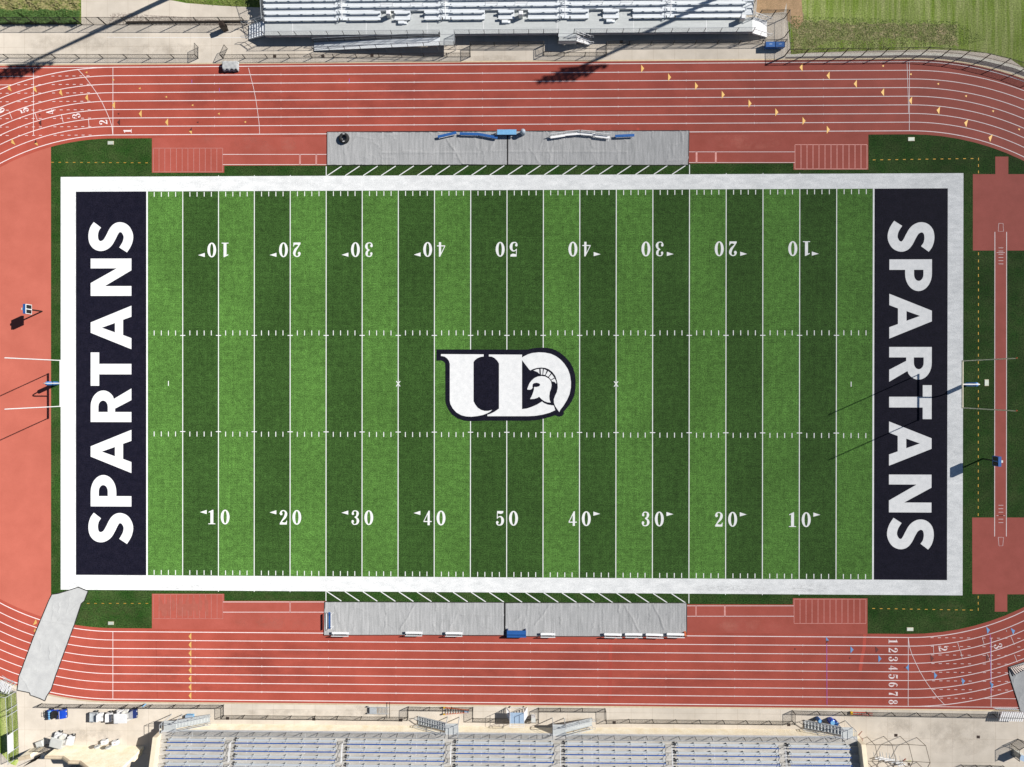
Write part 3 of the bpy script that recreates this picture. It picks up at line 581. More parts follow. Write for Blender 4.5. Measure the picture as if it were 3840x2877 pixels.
fence('chain_link_fence', 'tall black fence curving round the top right bend beside the lawn', [G(x, y, 2.0) for x, y in tp], 2.0, GF, r=.055, mid=True)
fence('chain_link_fence', 'low black fence above the parked carts at the lower left', gp([(157.4, 2638.3), (233.3, 2640.8), (311, 2641), (390, 2641.5), (480, 2642), (571, 2642.3), (659, 2642.5), (750, 2643), (839.5, 2643), (839.5, 2682.6)]), 1.0, GF)
fence('chain_link_fence', 'low black fence below the wheeled metal ramp, ending in a box shaped jog', gp([(839.5, 2682.6), (918, 2682), (1005, 2683), (1093, 2684), (1182.6, 2684.5), (1268.5, 2685), (1356.7, 2687), (1445, 2687.5), (1531, 2689), (1532, 2650), (1612, 2651.5), (1694, 2652), (1774, 2652.7), (1774, 2693)]), 1.0, GF)
fence('chain_link_fence', 'low black fence passing under the pale blue camera platform', gp([(1774, 2693), (1858, 2694), (1940, 2696), (2019, 2698), (2020, 2655), (2101, 2655.5), (2183, 2656), (2269, 2657), (2271, 2700)]), 1.0, GF)
fence('chain_link_fence', 'low black fence between the lower bleachers and the track, right of centre', gp([(2271, 2700), (2358, 2697), (2446, 2698), (2534, 2699), (2622, 2700), (2710, 2701), (2797, 2702), (2884, 2703), (2971, 2704), (2971, 2664.5)]), 1.0, GF)
fence('chain_link_fence', 'low black fence with a red ladder lying against it', gp([(2971, 2664.5), (3064, 2667), (3156, 2668.5), (3248, 2670), (3343, 2672), (3437, 2673), (3532, 2674.5), (3626, 2676.5), (3722, 2678), (3820, 2680)]), 1.0, GF)
fence('chain_link_fence', 'low black fence at the bottom edge, right of the pipe frame', gp([(3604, 2868), (3657, 2869), (3712, 2870), (3760, 2872)]), 1.0, GF)
fence('chain_link_fence', 'tall grey railed fence carrying a white sheet at the lower left edge', gp([(-40, 2573), (0, 2580), (63, 2591), (66, 2641), (66.5, 2662), (70, 2731), (71.5, 2798), (72, 2836)]), 2.0, GF, r=.045, mid=True, pipe='galv')
fence('chain_link_gate', 'tall black gate enclosure in the lower right corner', gp([(3870, 2790), (3817, 2771), (3790, 2789), (3790, 2830)]), 1.6, None, 'gate', r=.04)
bx = MB(); q0, q1 = G(69.2, 2731), G(70.6, 2796)
bn = [(q0[0] + .05, q0[1]), (q1[0] + .05, q1[1]), (q1[0] + .09, q1[1]), (q0[0] + .09, q0[1])]
bx.prism(bn, 1.05, 2.02); tag(bx.build('banner', 'white'), 'plain white sheet hung on the tall fence at lower left', 'banner')
# ------------------------------------------------------------------ upper bleachers
def rail_run(root, pts, h=1.1, pipe='galv', link='alulink', zs=None, z0=0, step=2.0, name='guard_rail'):
    mb = MB(); ml = MB(); P = []
    zs = zs or [z0] * len(pts)
    for (a, b, za, zb) in zip(pts, pts[1:], zs, zs[1:]):
        n = max(1, round(math.dist(a, b) / step))
        for i in range(n + 1):
            t = i / n; P.append((lerp(a[0], b[0], t), lerp(a[1], b[1], t), lerp(za, zb, t)))
    pb = MB()
    for x, y, z in P: pb.tube((x, y, z), (x, y, z + h), .038)
    mb.path([(x, y, z + h) for x, y, z in P], .026); mb.path([(x, y, z + .08) for x, y, z in P], .02)
    o = mb.build(name, pipe, root)
    pb.path([(x, y, z + .02) for x, y, z in P], .03); pb.build('posts_and_shadow_line', 'shade_steel', o)  # posts coloured as their shaded side; base bar is a painted shadow line
    for a, b in zip(P, P[1:]): ml.add([(a[0], a[1], a[2] + .06), (b[0], b[1], b[2] + .06), (b[0], b[1], b[2] + h), (a[0], a[1], a[2] + h)], [(0, 1, 2, 3)])
    ml.build('chain_link', link, o)
    return o
def stairs(root, xt, xb, y0, y1, zt, n, treadm='alu', railm='galv', ext=.35, solid=False, posts=3):
    """flight from x = xt at height zt down to xb on the ground"""
    d = 1 if xb > xt else -1; tr = MB(); run = abs(xb - xt) / n
    for i in range(n):
        z = zt - (i + 1) * zt / (n + 1); x = xt + d * run * i
        tr.bb(min(x, x + d * run * .96), max(x, x + d * run * .96), y0, y1, z - .04, z)
        if solid: tr.bb(x - .01, x + .01, y0, y1, z, z + zt / (n + 1) - .045)
    tr.build('stair_treads', treadm, root)
    st = MB()
    for y in (y0 - .03, y1 + .03):
        st.add([(xt, y - .02, zt - .28), (xb, y - .02, 0), (xb, y - .02, .2), (xt, y - .02, zt), (xt, y + .02, zt - .28), (xb, y + .02, 0), (xb, y + .02, .2), (xt, y + .02, zt)], [(0, 1, 2, 3), (7, 6, 5, 4), (0, 4, 5, 1), (1, 5, 6, 2), (2, 6, 7, 3), (3, 7, 4, 0)])
    st.build('stringer', railm, root)
    for y in (y0 - .05, y1 + .05):
        hr = MB()
        for k in range(posts):
            t = k / (posts - 1); x = lerp(xt, xb, t); z = lerp(zt, 0.05, t); hr.tube((x, y, z), (x, y, z + 1.0), .028)
        hr.path([(xt, y, zt + 1.0), (xb, y, 1.05), (xb + d * ext, y, 1.0), (xb + d * ext, y, .6), (xb, y, .55), (xt, y, zt + .5)], .027)
        hr.tube((xt, y, zt + .92), (xb, y, .97), .022)
        hr.build('handrail', railm, root)
VD = 1.3
vx0, vx1 = G(993, 110, VD)[0], G(2822, 110, VD)[0]; VYF = G(1500, 130, VD)[1]
vis = thing('bleachers', (vx0, VYF, 0), 'raised silver aluminium bleachers at the top of the picture, crossed by a pole shadow', 'bleachers')
vy1 = G(1500, 82, VD)[1]
MB().bb(vx0, vx1, VYF, vy1 + .2, VD - .05, VD).build('walkway_deck', 'alu_deck', vis)
ms = MB()
for zx in (455, 1090, 1617, 2105): ms.bb(ZB(zx, 200, VD)[0] - .03, ZB(zx, 200, VD)[0] + .03, VYF + .02, vy1, VD + .002, VD + .008)
for zx in (533, 1062, 1565): ms.bb(ZC(zx, 160, VD)[0] - .03, ZC(zx, 160, VD)[0] + .03, VYF + .02, vy1, VD + .002, VD + .008)
ms.build('deck_seam', 'white', vis)
MB().bb(vx0, vx1, VYF - .06, VYF - .005, VD - .30, VD - .01).build('fascia', mat('grey_fascia', (.34, .35, .37), s=2, rough=.5), vis)
vs0 = G(1500, 73, VD + .43)[1]                       # front edge of the first seat
DV, RV = .735, .17
aisles = [(G(a, 60, VD)[0], G(b, 60, VD)[0]) for a, b in ((1273, 1310), (1657, 1694), (2101, 2139), (2494, 2532))]
secs = []; xx = vx0 + .15
for a, b in aisles: secs.append((xx, a)); xx = b
secs.append((xx, vx1 - .9))
bays = [(G(a, 60, VD)[0], G(b, 60, VD)[0]) for a, b in ((1430, 1481), (1541, 1593), (1819, 1869), (1929, 1980), (2207, 2260), (2320, 2371))]
def cut(a, b, holes):
    out = []; x = a
    for h0, h1 in holes:
        if h1 <= a or h0 >= b: continue
        if h0 > x: out.append((x, h0))
        x = h1
    if x < b: out.append((x, b))
    return out
NR = 7
for i in range(NR):
    z = VD + RV * (i + .0) if i else VD; ys = vs0 + DV * i
    for a, b in secs:
        for c, d in (cut(a, b, bays) if i < 2 else [(a, b)]):
            sb = MB(); sb.bb(c, d, ys - .02, ys + .26, z + .33, z + .375); sb.bb(c, d, ys - .01, ys + .02, z + .29, z + .329)
            sb.build('seat_plank', 'alu', vis)
            br = MB(); n = max(1, round((d - c) / 1.6))
            for k in range(n + 1):
                x = lerp(c + .1, d - .1, k / n); br.bb(x - .03, x + .03, ys + .03, ys + .22, z, z + .325)
            br.bb(c + .07, d - .07, ys + .10, ys + .14, z + .26, z + .30); br.build('seat_bracket', 'galv', vis)
    if i:
        fb = MB(); y0 = ys - .36
        for a, b in [(vx0, vx1)]:
            for c, d in (cut(a, b, bays) if i < 2 else [(a, b)]):
                fb.bb(c, d, y0 + .03, y0 + .27, z - .04, z); fb.bb(c, d, y0 + .29, y0 + DV, z - .04, z)
                fb.bb(c, d, y0, y0 + .02, z - RV, z - .002)
        fb.build('foot_plank', 'alu', vis)
    for a, b in aisles:
        stp = MB(); stp.bb(a + .15, b - .15, ys - .40, ys - .40 - .28, z + .0, z + .09) if i else None
        if i: stp.bb(a + .1, b - .1, ys - .1, ys + .2, z + .001, z + .085); stp.build('aisle_step', 'alu', vis)
for a, b in aisles:
    hr = MB(); x = (a + b) / 2 - .1; pts = []
    for i0, i1 in ((0.2, 2.4), (2.8, 5.2)):
        z0, z1 = VD + RV * i0, VD + RV * i1; y0, y1 = vs0 + DV * i0, vs0 + DV * i1
        hr.path([(x, y0, z0), (x, y0, z0 + .85), (x, y1, z1 + .85), (x, y1, z1)], .035)
        hr.path([(x, y0, z0 + .5), (x, y1, z1 + .5)], .025)
    hr.build('aisle_handrail', 'white', vis)
for a, b in bays:
    z = VD + 2 * RV; y = vs0 + 1.55
    hr = MB(); hr.path([(a + .1, y, z + .1), (a + .1, y, z + 1.0), (b - .1, y, z + 1.0), (b - .1, y, z + .1)], .03); hr.path([(a + .1, y, z + .7), (b - .1, y, z + .7)], .03)
    hr.build('bay_rail', 'white', vis)
    MB().bb(a, b, vs0 + 1.10, vs0 + 1.13, VD, VD + 2 * RV).build('bay_riser', 'alu_deck', vis)
    MB().bb(a, b, vy1 + .202, vs0 + 1.098, VD - .05, VD).build('bay_deck', 'alu_deck', vis)
for c in (2, 4, 0):                                   # low box seats between the bays
    xa = (bays[c][1] + bays[c + 1][0]) / 2; q = MB(); q.bb(xa - .55, xa + .2, vs0 - .42, vs0 - .1, VD + .001, VD + .3); q.bb(xa + .22, xa + .5, vs0 - .42, vs0 - .12, VD + .001, VD + .18)
    q.build('step_box', 'alu', vis)
rx1, rx2 = G(1650, 130, VD)[0], G(1705, 130, VD)[0]; lx0, lx1 = G(2094, 130, VD)[0], G(2152, 130, VD)[0]
for a, b in ((vx0, rx1), (rx2, lx0), (lx1, vx1)): rail_run(vis, [(a, VYF), (b, VYF)], 1.12, z0=VD, step=1.95)
for x in (rx1, rx2): rail_run(vis, [(x, VYF), (x, G(1700, 172, VD)[1])] if x == rx2 else [(x, VYF), (x, VYF - .3)], 1.12, z0=VD)
# side rails, back wall and frame below
for x in (vx0 - .02, vx1 + .02):
    rail_run(vis, [(x, vs0 - .1), (x, vs0 + DV * NR)], 1.1, z0=VD, zs=[VD, VD + RV * NR], link='alulink')
fr = MB()
for x in [lerp(vx0 + .3, vx1 - .3, i / 24) for i in range(25)]:
    fr.tube((x, VYF + .3, 0), (x, VYF + .3, VD - .06), .05); fr.tube((x, VYF + 3.2, 0), (x, VYF + 3.2, VD - .06), .05); fr.tube((x, VYF + .3, .1), (x, VYF + 3.2, VD - .1), .035)
    fr.bb(x - .05, x + .05, VYF + .05, vs0 + .2, VD - .2, VD - .055)
fr.build('support_frame', 'galv', vis)
MB().bb(vx0, vx1, VYF + 1.6, VYF + 1.7, 0, VD - .21).build('skirt_panel', mat('grey_skirt', (.22, .21, .20), s=2), vis)
# ramp
rl = thing('access_ramp', (*G(1178, 170), 0), 'long silver ramp sloping down to the left in front of the upper bleachers', 'ramp')
ryA, ryB = G(1660, 129.5, VD)[1] - .05, G(1660, 171, VD)[1]; rxl = G(1178, 170, .12)[0]; ryl0, ryl1 = G(1178, 147, .12)[1], G(1178, 190, .12)[1]
rxm, rlx = rx1, rx2
MB().bb(rxm, rlx, ryB, VYF - .065, VD - .06, VD - .002).build('landing', 'alu_deck', rl)
yT, yBm = VYF - .32, ryB
rp = MB(); rp.add([(rxl, yT, .12), (rxm - .01, yT, VD - .003), (rxm - .01, yBm, VD - .003), (rxl, yBm, .12), (rxl, yT, .06), (rxm - .01, yT, VD - .06), (rxm - .01, yBm, VD - .06), (rxl, yBm, .06)], [(0, 3, 2, 1), (4, 5, 6, 7), (0, 1, 5, 4), (2, 3, 7, 6), (0, 4, 7, 3), (1, 2, 6, 5)])
rp.build('ramp_deck', 'alu', rl)
rail_run(rl, [(rxl, yBm), (rxm, yBm)], 1.1, zs=[.1, VD], name='front_rail'); rail_run(rl, [(rxl, yT), (rxm - .05, yT)], 1.1, zs=[.1, VD], name='back_rail')
rail_run(rl, [(rxm, yBm), (rlx, yBm)], 1.1, z0=VD, name='landing_rail')
sk = MB()
for t in range(9):
    x = lerp(rxl + .5, rlx, t / 8); zt_ = lerp(.12, VD, min(1, (x - rxl) / (rxm - rxl)))
    for y in (yT, yBm): sk.tube((x, y, 0), (x, y, zt_ - .05), .04)
sk.path([(rxl, yT + .0, .6), (rxm, yT, VD + .5)], .02)
sk.build('ramp_leg', 'galv', rl)
# stairs of the upper bleachers
s1 = thing('staircase', (vx0, VYF, 0), 'short staircase with dark treads at the left end of the upper bleachers', 'stairs', 'stairs of the upper bleachers')
stairs(s1, vx0 - .02, G(935, 110, .1)[0], G(960, 138, .7)[1], G(960, 86, .7)[1], VD, 6, 'alu', ext=.75, solid=True)
# dark gaps between its narrow treads
s2 = thing('staircase', (vx1, VYF, 0), 'short sunlit white staircase at the right end of the upper bleachers', 'stairs', 'stairs of the upper bleachers')
stairs(s2, vx1 + .02, G(2876, 110, .1)[0], G(2830, 122, VD)[1], G(2830, 63, VD)[1], VD, 7, 'white', 'white', ext=.4, solid=True)
s3 = thing('staircase', (lx0, VYF, 0), 'platform with white stairs down to the right at the middle of the upper bleachers', 'stairs', 'stairs of the upper bleachers')
ly = G(2100, 154, VD)[1]
MB().bb(lx0, lx1 + .3, ly, VYF - .065, VD - .06, VD - .002).build('landing', 'alu_deck', s3)
MB().bb(lx0, lx1 + .3, ly - .05, ly - .002, VD - .75, VD + .0).build('landing_fascia', 'alu_deck', s3)
stairs(s3, lx1 + .31, G(2212, 150, .1)[0], ly + .05, VYF - .25, VD, 7, 'white', 'white', ext=.4, solid=True)
rail_run(s3, [(lx0, ly), (lx1 + .3, ly)], 1.1, z0=VD); rail_run(s3, [(lx0, VYF - .1), (lx0, ly)], 1.1, z0=VD)
# ------------------------------------------------------------------ lower bleachers
HD = 1.9; HYF = G(2000, 2726.5)[1]
hx0, hx1 = G(604, 2766, HD)[0], G(3216, 2790, HD)[0]
home = thing('bleachers', (hx0, HYF, 0), 'large lower bleachers with blue backrests on a cream block base', 'bleachers')
MB().bb(hx0 - .4, hx1 + .4, HYF - .3, HYF, 0, 1.57).build('block_wall', 'brick', home)
MB().bb(hx0, hx1, HYF - .1, HYF + .01, 1.571, HD).build('fascia', mat('pale_fascia', (.66, .68, .70), s=2, rough=.5), home)
MB().bb(hx0, hx1, HYF - 1.03, HYF - .105, HD - .05, HD - .002).build('walkway_deck', 'deck_dusty', home)
ha = [(G(a, 2790, HD)[0], G(b, 2790, HD)[0]) for a, b in ((850, 891), (1266, 1307), (1669, 1712), (2074, 2119), (2490, 2532), (2913, 2952))]
hs = []; xx = G(632, 2780, 2.3)[0]
for a, b in ha: hs.append((xx, a)); xx = b
hs.append((xx, G(3186, 2790, 2.4)[0]))
DH, RH, NH = .88, .22, 7
for i in range(NH):
    z = HD + RH * i; yf = HYF - .73 - DH * i
    if i: 
        tr = MB(); tr.bb(hx0, hx1, yf + .58, yf - .30, z - .05, z); tr.bb(hx0, hx1, yf + .56, yf + .585, z - RH, z - .051); tr.build('tread', 'deck_dusty', home)
    for a, b in hs:
        sb = MB(); sb.bb(a, b, yf - .24, yf, z + .41, z + .45); sb.build('seat_plank', mat('pale_seat', (.60, .64, .66), (.53, .57, .59), s=1.5, rough=.45, metal=.2, stretch=(.3, 3, 1)) if 'pale_seat' not in bpy.data.materials else bpy.data.materials['pale_seat'], home)
        bk = MB(); bk.bb(a, b, yf - .34, yf - .28, z + .68, z + .84); bo = bk.build('backrest', 'blueback', home)
        n = max(2, round((b - a) / 1.75)); bk2 = MB()
        for k in range(n):
            x = lerp(a + .25, b - .25, k / (n - 1)); bk2.tube((x, yf - .02, z + .40), (x, yf - .30, z + .84), .025); bk2.bb(x - .03, x + .03, yf - .22, yf - .02, z, z + .405)
        bk2.bb(a + .2, b - .2, yf - .14, yf - .10, z + .30, z + .34)
        bk2.build('bracket', 'galv', home)
    for a, b in ha:
        sp = MB(); sp.bb(a + .1, b - .1, yf + .28, yf + .57, z + .001, z + .11) if i else None
        if i: sp.build('aisle_step', 'deck_dusty', home)
        hb = MB(); hb.bb(b - .26, b - .08, yf - .12, yf + .02, z + .001, z + .12); hb.build('aisle_bracket', 'blackpipe', home)
for a, b in ha:
    x = (a + b) / 2 + .1; hr = MB()
    for i0, i1 in ((.35, 2.6), (3.3, 5.6)):
        z0, z1 = HD + RH * i0, HD + RH * i1; y0, y1 = HYF - .73 - DH * i0, HYF - .73 - DH * i1
        for zz, rr_ in ((.95, .03), (.6, .03)): hr.tube((x, y0, z0 + zz), (x, y1, z1 + zz), rr_)
        hr.tube((x, y0, z0), (x, y0, z0 + .95), .03); hr.tube((x, y1, z1), (x, y1, z1 + .95), .03)
    hr.build('aisle_handrail', 'white', home)
jn = MB()
for px in (715, 925, 1140, 1350, 1560, 1805, 1985, 2220, 2420, 2680, 3098):
    x = G(px, 2800, 2.4)[0]
    for i in range(NH): jn.bb(x - .025, x + .025, HYF - .74 - DH * i + .55, HYF - .74 - DH * i + .03, HD + RH * i + .001, HD + RH * i + .007)
jn.build('deck_seam', 'white', home)
sf = MB()
for k in range(26):
    x = lerp(hx0 + .4, hx1 - .4, k / 25)
    sf.tube((x, HYF - 3, 0), (x, HYF - 3, HD + .4), .06); sf.tube((x, HYF - 6.2, 0), (x, HYF - 6.2, HD + 1.15), .06); sf.tube((x, HYF - 1.0, HD - .12), (x, HYF - 6.4, HD + 1.2), .06)
for y, z in ((HYF - 3, HD + .3), (HYF - 6.2, HD + 1.05)): sf.tube((hx0 + .4, y, z), (hx1 - .4, y, z), .05)
sf.build('support_frame', 'galv', home)
# parapets
for sx, xi in ((-1, hx0), (1, hx1)):
    xo = xi + sx * .55; n = NH; yE = HYF - .6 - DH * NH; mb = MB()
    z0, z1 = HD + .95, HD + RH * NH + 1.2; vs = []
    for x in (xi + sx * .005, xo): vs += [(x, HYF - .35, 0), (x, yE, 0), (x, yE, z1), (x, HYF - .35, z0)]
    mb.add(vs, [(0, 1, 2, 3), (7, 6, 5, 4), (3, 2, 6, 7), (0, 3, 7, 4), (1, 5, 6, 2)])
    mb.build('parapet_wall', 'cream', home)
tops = [(G(540 + 455 / 6.144, 2700, HD)[0], G(540 + 735 / 6.144, 2700, HD)[0], 1), (G(1520 + 925 / 6.144, 2700, HD)[0], G(1520 + 1225 / 6.144, 2700, HD)[0], -1), (G(1820 + 1268 / 5.027, 2700, HD)[0], G(1820 + 1512 / 5.027, 2700, HD)[0], 1), (G(2960 + 1160 / 5.978, 2700, HD)[0], G(2960 + 1425 / 5.978, 2700, HD)[0], -1)]
yA = G(2000, 2717, HD)[1]; gaps = []
ends = [G(540 + 1530 / 6.144, 2700, 0)[0], G(1520 + 300 / 6.144, 2700, 0)[0], G(1820 + 2010 / 5.027, 2700, 0)[0], G(2960 + 330 / 5.978, 2700, 0)[0]]
names = ['silver staircase descending to the right at the left end of the lower bleachers', 'dark staircase descending to the left below the orange stepladder', 'silver staircase descending to the right beside the camera platform', 'dark staircase descending to the left at the right end of the lower bleachers']
for (xa, xb, d), xe, lab in zip(tops, ends, names):
    st = thing('staircase', (xa, HYF, 0), lab, 'stairs', 'stairs of the lower bleachers')
    gaps.append((xa, xb)); yW = yA
    MB().bb(xa, xb, HYF + .012, yW, HD - .06, HD - .001).build('landing', 'alu_deck', st)
    lg = MB()
    for x in (xa + .06, xb - .06):
        lg.tube((x, yW - .06, 0), (x, yW - .06, HD - .06), .05)
    lg.build('landing_leg', 'galv', st)
    stairs(st, (xb if d > 0 else xa) + d * .005, xe, HYF + .35, yW - .03, HD, 11, 'alu_deck', 'galv', ext=.35, solid=True)
    rr_ = MB()
    for z in (.55, 1.05):
        rr_.path([(xa if d > 0 else xb, HYF + .02, HD + z), (xa if d > 0 else xb, yW, HD + z), (xb if d > 0 else xa, yW, HD + z)], .027)
    for p in ((xa if d > 0 else xb, HYF + .1), (xa if d > 0 else xb, yW), (xb if d > 0 else xa, yW)): rr_.tube((*p, HD), (*p, HD + 1.05), .03)
    rr_.build('landing_rail', 'galv', st)
x = hx0
for a, b in gaps + [(hx1, hx1)]:
    if a - x > 1: rail_run(home, [(x, HYF - .04), (a, HYF - .04)], 1.1, z0=HD, step=1.95)
    x = b
# ------------------------------------------------------------------ light masts beyond the top edge
def mast(label, px, py, H):
    lx, ly = G(px, py); k = 1 / math.tan(SUN_EL); bx_, by_ = lx + k * H * math.cos(SUN_AZ), ly + k * H * math.sin(SUN_AZ)
    t = thing('floodlight_mast', (bx_, by_, 0), label, 'light mast', 'floodlight masts behind the upper bleachers')
    MB().tube((bx_, by_, 0), (bx_, by_, H + 1), .36, 16, .15).build('pole', 'galv', t)
    c, n = math.cos(R(4)), math.sin(R(4))
    for j in range(4):
        z = H - 1.45 + j * .95; L_ = 5.6 - .2 * j
        ar = MB().tube((bx_ - c * L_ / 2, by_ - n * L_ / 2, z), (bx_ + c * L_ / 2, by_ + n * L_ / 2, z), .07); ar.build('cross_arm', 'galv', t)
        for i in range(7 - (j % 2)):
            s_ = (i - 3 + .5 * (j % 2)) * .86; lp = MB(); x_, y_ = bx_ + c * s_, by_ + n * s_
            lp.tube((x_, y_ - .1, z - .1), (x_ - .05, y_ - .45, z - .38), .13, 10, .29); lp.build('floodlight', 'galv', t)
mast('tall floodlight mast standing above the top edge, left of the upper bleachers', 55, 262, 24)
mast('tall floodlight mast standing above the top edge, behind the upper bleachers', 2127, 274, 24)
# ------------------------------------------------------------------ goal posts
def goal(s, lab, pm):
    xb = G(215, 1437)[0] if s < 0 else G(3624, 1441)[0]; xc = s * 54.86
    t = thing('goal_post', (xb, 0, 0), lab, 'goal post', 'goal posts')
    MB().lathe(xb, 0, [(.23, 0), (.25, .03), (.25, 2.0), (.2, 2.05)], 20).build('post_pad', 'padblue', t, True)
    gn = MB(); P = [(xb, 0, 2.05), (xb, 0, 2.3)]
    for k in range(1, 9): a = R(90 * k / 8); P.append((xb - s * .75 * (1 - math.cos(a)), 0, 2.3 + .75 * math.sin(a)))
    P.append((xc, 0, 3.05)); gn.path(P, .075, 10); gn.build('gooseneck', 'white', t)
    MB().tube((xc, -2.89, 3.05), (xc, 2.89, 3.05), .10, 10).build('crossbar', pm, t)
    for y in (2.82, -2.82): 
        u = MB().tube((xc, y, 3.05), (xc, y, 12.35), .06, 10).build('upright', pm, t)
        if s > 0: MB().tube((xc, y, 12.36), (xc + .1, y + .1, 12.42), .07, 8).build('ribbon', 'orangeobj', u)
goal(-1, 'white goal post with a blue padded stem beside the red apron at the left end', 'white')
goal(1, 'cream goal post with orange ribbon tips over the green turf at the right end', 'cream_post')
# ------------------------------------------------------------------ play clocks
def clock(px, py, s, lab):
    x, y = G(px, py); t = thing('play_clock', (x, y, 0), lab, 'play clock', 'play clocks behind the end zones')
    MB().tube((x, y, 0), (x, y, 2.2), .09, 12).build('pole', 'blackpipe', t)
    MB().bb(x - .16, x + .16, y - .6, y + .6, 2.15, 3.25).build('case', 'blue', t)
    f = -s
    xf = x + f * .165
    MB().bb(min(xf, xf + f * .03), max(xf, xf + f * .03), y - .6, y + .6, 2.15, 3.25).build('bezel', 'white' if s < 0 else 'blue', t)
    for k in (-1, 1):
        MB().bb(min(xf + f * .031, xf + f * .05), max(xf + f * .031, xf + f * .05), y + k * .29 - .23, y + k * .29 + .23, 2.25, 3.15).build('display', 'black', t)
    MB().bb(x + s * .17, x + s * .42, y - .14, y + .14, 2.9, 3.15).build('antenna_box', 'offwhite', t)
clock(158, 1168, -1, 'play clock with white bezel on a black pole over the red apron')
clock(3684.6, 1720.7, 1, 'play clock with black face leaning over the vault runway at right')
# ------------------------------------------------------------------ tarps
def tarp(name, P, m, lab, grp=None, seams=(), res=.10, creases=14, amp=.075, hem=.13, seed=1):
    rnd = random.Random(seed); xs = [p[0] for p in P]; ys = [p[1] for p in P]; x0, x1, y0, y1 = min(xs), max(xs), min(ys), max(ys)
    cr = []
    for _ in range(creases):
        a = (rnd.uniform(x0, x1), rnd.uniform(y0, y1)); ang = rnd.gauss(math.pi / 2, .35) if rnd.random() < .75 else rnd.gauss(0, .2); l = rnd.uniform(.6, 2.4)
        cr.append((a, (a[0] + math.cos(ang) * l, a[1] + math.sin(ang) * l), rnd.uniform(.4, 1)))
    cr += [(a, b, 1.3) for a, b in seams]
    def hgt(x, y):
        z = 0
        for (a, b, k) in cr:
            dx, dy = b[0] - a[0], b[1] - a[1]; L2 = dx * dx + dy * dy; t = max(0, min(1, ((x - a[0]) * dx + (y - a[1]) * dy) / L2))
            d = math.hypot(x - a[0] - t * dx + .07 * math.sin(t * 9), y - a[1] - t * dy); z = max(z, k * amp * math.exp(-(d / .09) ** 2))
        return z + .004 * (math.sin(x * 2.1 + y) + math.sin(x * 5.3 - y * 1.7)) + .01
    # quad grid clipped to polygon via parametric rows
    root = thing(name, (P[0][0], P[0][1], .03), lab, 'tarp', grp)
    mb = MB(); n = len(P)
    def inside(x, y):
        c = False
        for i in range(n):
            (xa, ya), (xb, yb) = P[i], P[(i + 1) % n]
            if (ya > y) != (yb > y) and x < (xb - xa) * (y - ya) / (yb - ya) + xa: c = not c
        return c
    rows = max(2, int((y1 - y0) / res)); vs = []; fs = []; prev = None
    for j in range(rows + 1):
        y = lerp(y0 + 1e-4, y1 - 1e-4, j / rows); X = []
        for i in range(n):
            (xa, ya), (xb, yb) = P[i], P[(i + 1) % n]
            if (ya > y) != (yb > y): X.append((xb - xa) * (y - ya) / (yb - ya) + xa)
        X.sort(); a, b = X[0], X[-1]; cols = max(4, int((x1 - x0) / res)); row = []
        for i in range(cols + 1):
            x = lerp(a, b, i / cols); row.append(len(vs)); vs.append((x, y, .032 + hgt(x, y)))
        if prev: fs += [(prev[i], prev[i + 1], row[i + 1], row[i]) for i in range(cols)]
        prev = row
    mb.add(vs, fs); mb.build('tarp_cloth', m, root, True)
    hm = MB()
    for i in range(n):
        a, b = P[i], P[(i + 1) % n]; hm.tube((*a, .04), (*b, .04), hem / 2, 6)
    hm.build('hem', 'hem', root)
    return root
GT = 'grey team area tarps'
tarp('sideline_tarp', [G(1227, 495), G(1902, 492), G(1902, 619), G(1227, 620)][::-1], 'tarp', 'grey tarp with the big black tyre on it, upper sideline', GT, seams=[(G(1430, 574), G(1800, 573)), (G(1675, 520), G(1737, 618))], creases=34, seed=3, hem=.09)
tarp('sideline_tarp', [G(1905, 492), G(2584, 490.5), G(2581, 620), G(1905, 619)][::-1], 'tarp', 'grey tarp under the white benches of the upper sideline', GT, seams=[(G(1908, 570), G(2350, 571))], creases=36, seed=4, hem=.09)
tarp('sideline_tarp', [G(1218, 2257), G(1891, 2259), G(1891, 2384), G(1600, 2381), G(1215, 2382)][::-1], 'tarp', 'grey tarp on the lower sideline, left one with a bench standing crosswise on it', GT, seams=[(G(1730, 2306), G(1888, 2306)), (G(1557, 2267), G(1502, 2360))], creases=34, seed=5, hem=.09)
tarp('sideline_tarp', [G(1895, 2260), G(2575, 2261), G(2575, 2387), G(1895, 2386)][::-1], 'tarp', 'grey tarp on the lower sideline behind four white benches in a row', GT, seams=[(G(2064, 2267), G(2008, 2342)), (G(2344, 2270), G(2398, 2368)), (G(2450, 2265), G(2492, 2360))], creases=36, seed=6, hem=.09)
tarp('track_cover', [ZE(*p) for p in ((445, 180), (500, 172), (620, 135), (670, 118), (755, 152), (722, 236), (697, 255), (640, 430), (475, 880), (440, 990), (400, 1050), (385, 1090), (345, 1070), (262, 1040), (256, 1020), (148, 998), (165, 880), (290, 540), (420, 230))], 'tarp_light', 'long pale grey cover laid across the lanes of the lower left bend', None, creases=30, seed=9, hem=.11, amp=.06, seams=[(ZE(180, 870), ZE(260, 1000)), (ZE(700, 245), ZE(500, 400)), (ZE(370, 400), ZE(640, 440))])
tarp('track_cover', [G(3660 + x / 3.883, 2450 + y / 3.883) for x, y in ((470, 200), (900, 60), (1300, 900), (652, 905), (635, 820), (600, 690), (555, 555), (515, 430), (480, 310))], 'tarp_light', 'pale grey cover with a striped folded edge at the lower right border', None, creases=20, seed=11, hem=.10, amp=.05)
zb = MB()
for i in range(9):
    a = G(3660 + (485 + i * 26) / 3.883, 2450 + (215 - i * 5) / 3.883); b = G(3660 + (535 + i * 30) / 3.883, 2450 + (330 - i * 16) / 3.883); zb.tube((*a, .10), (*b, .07), .055, 6)
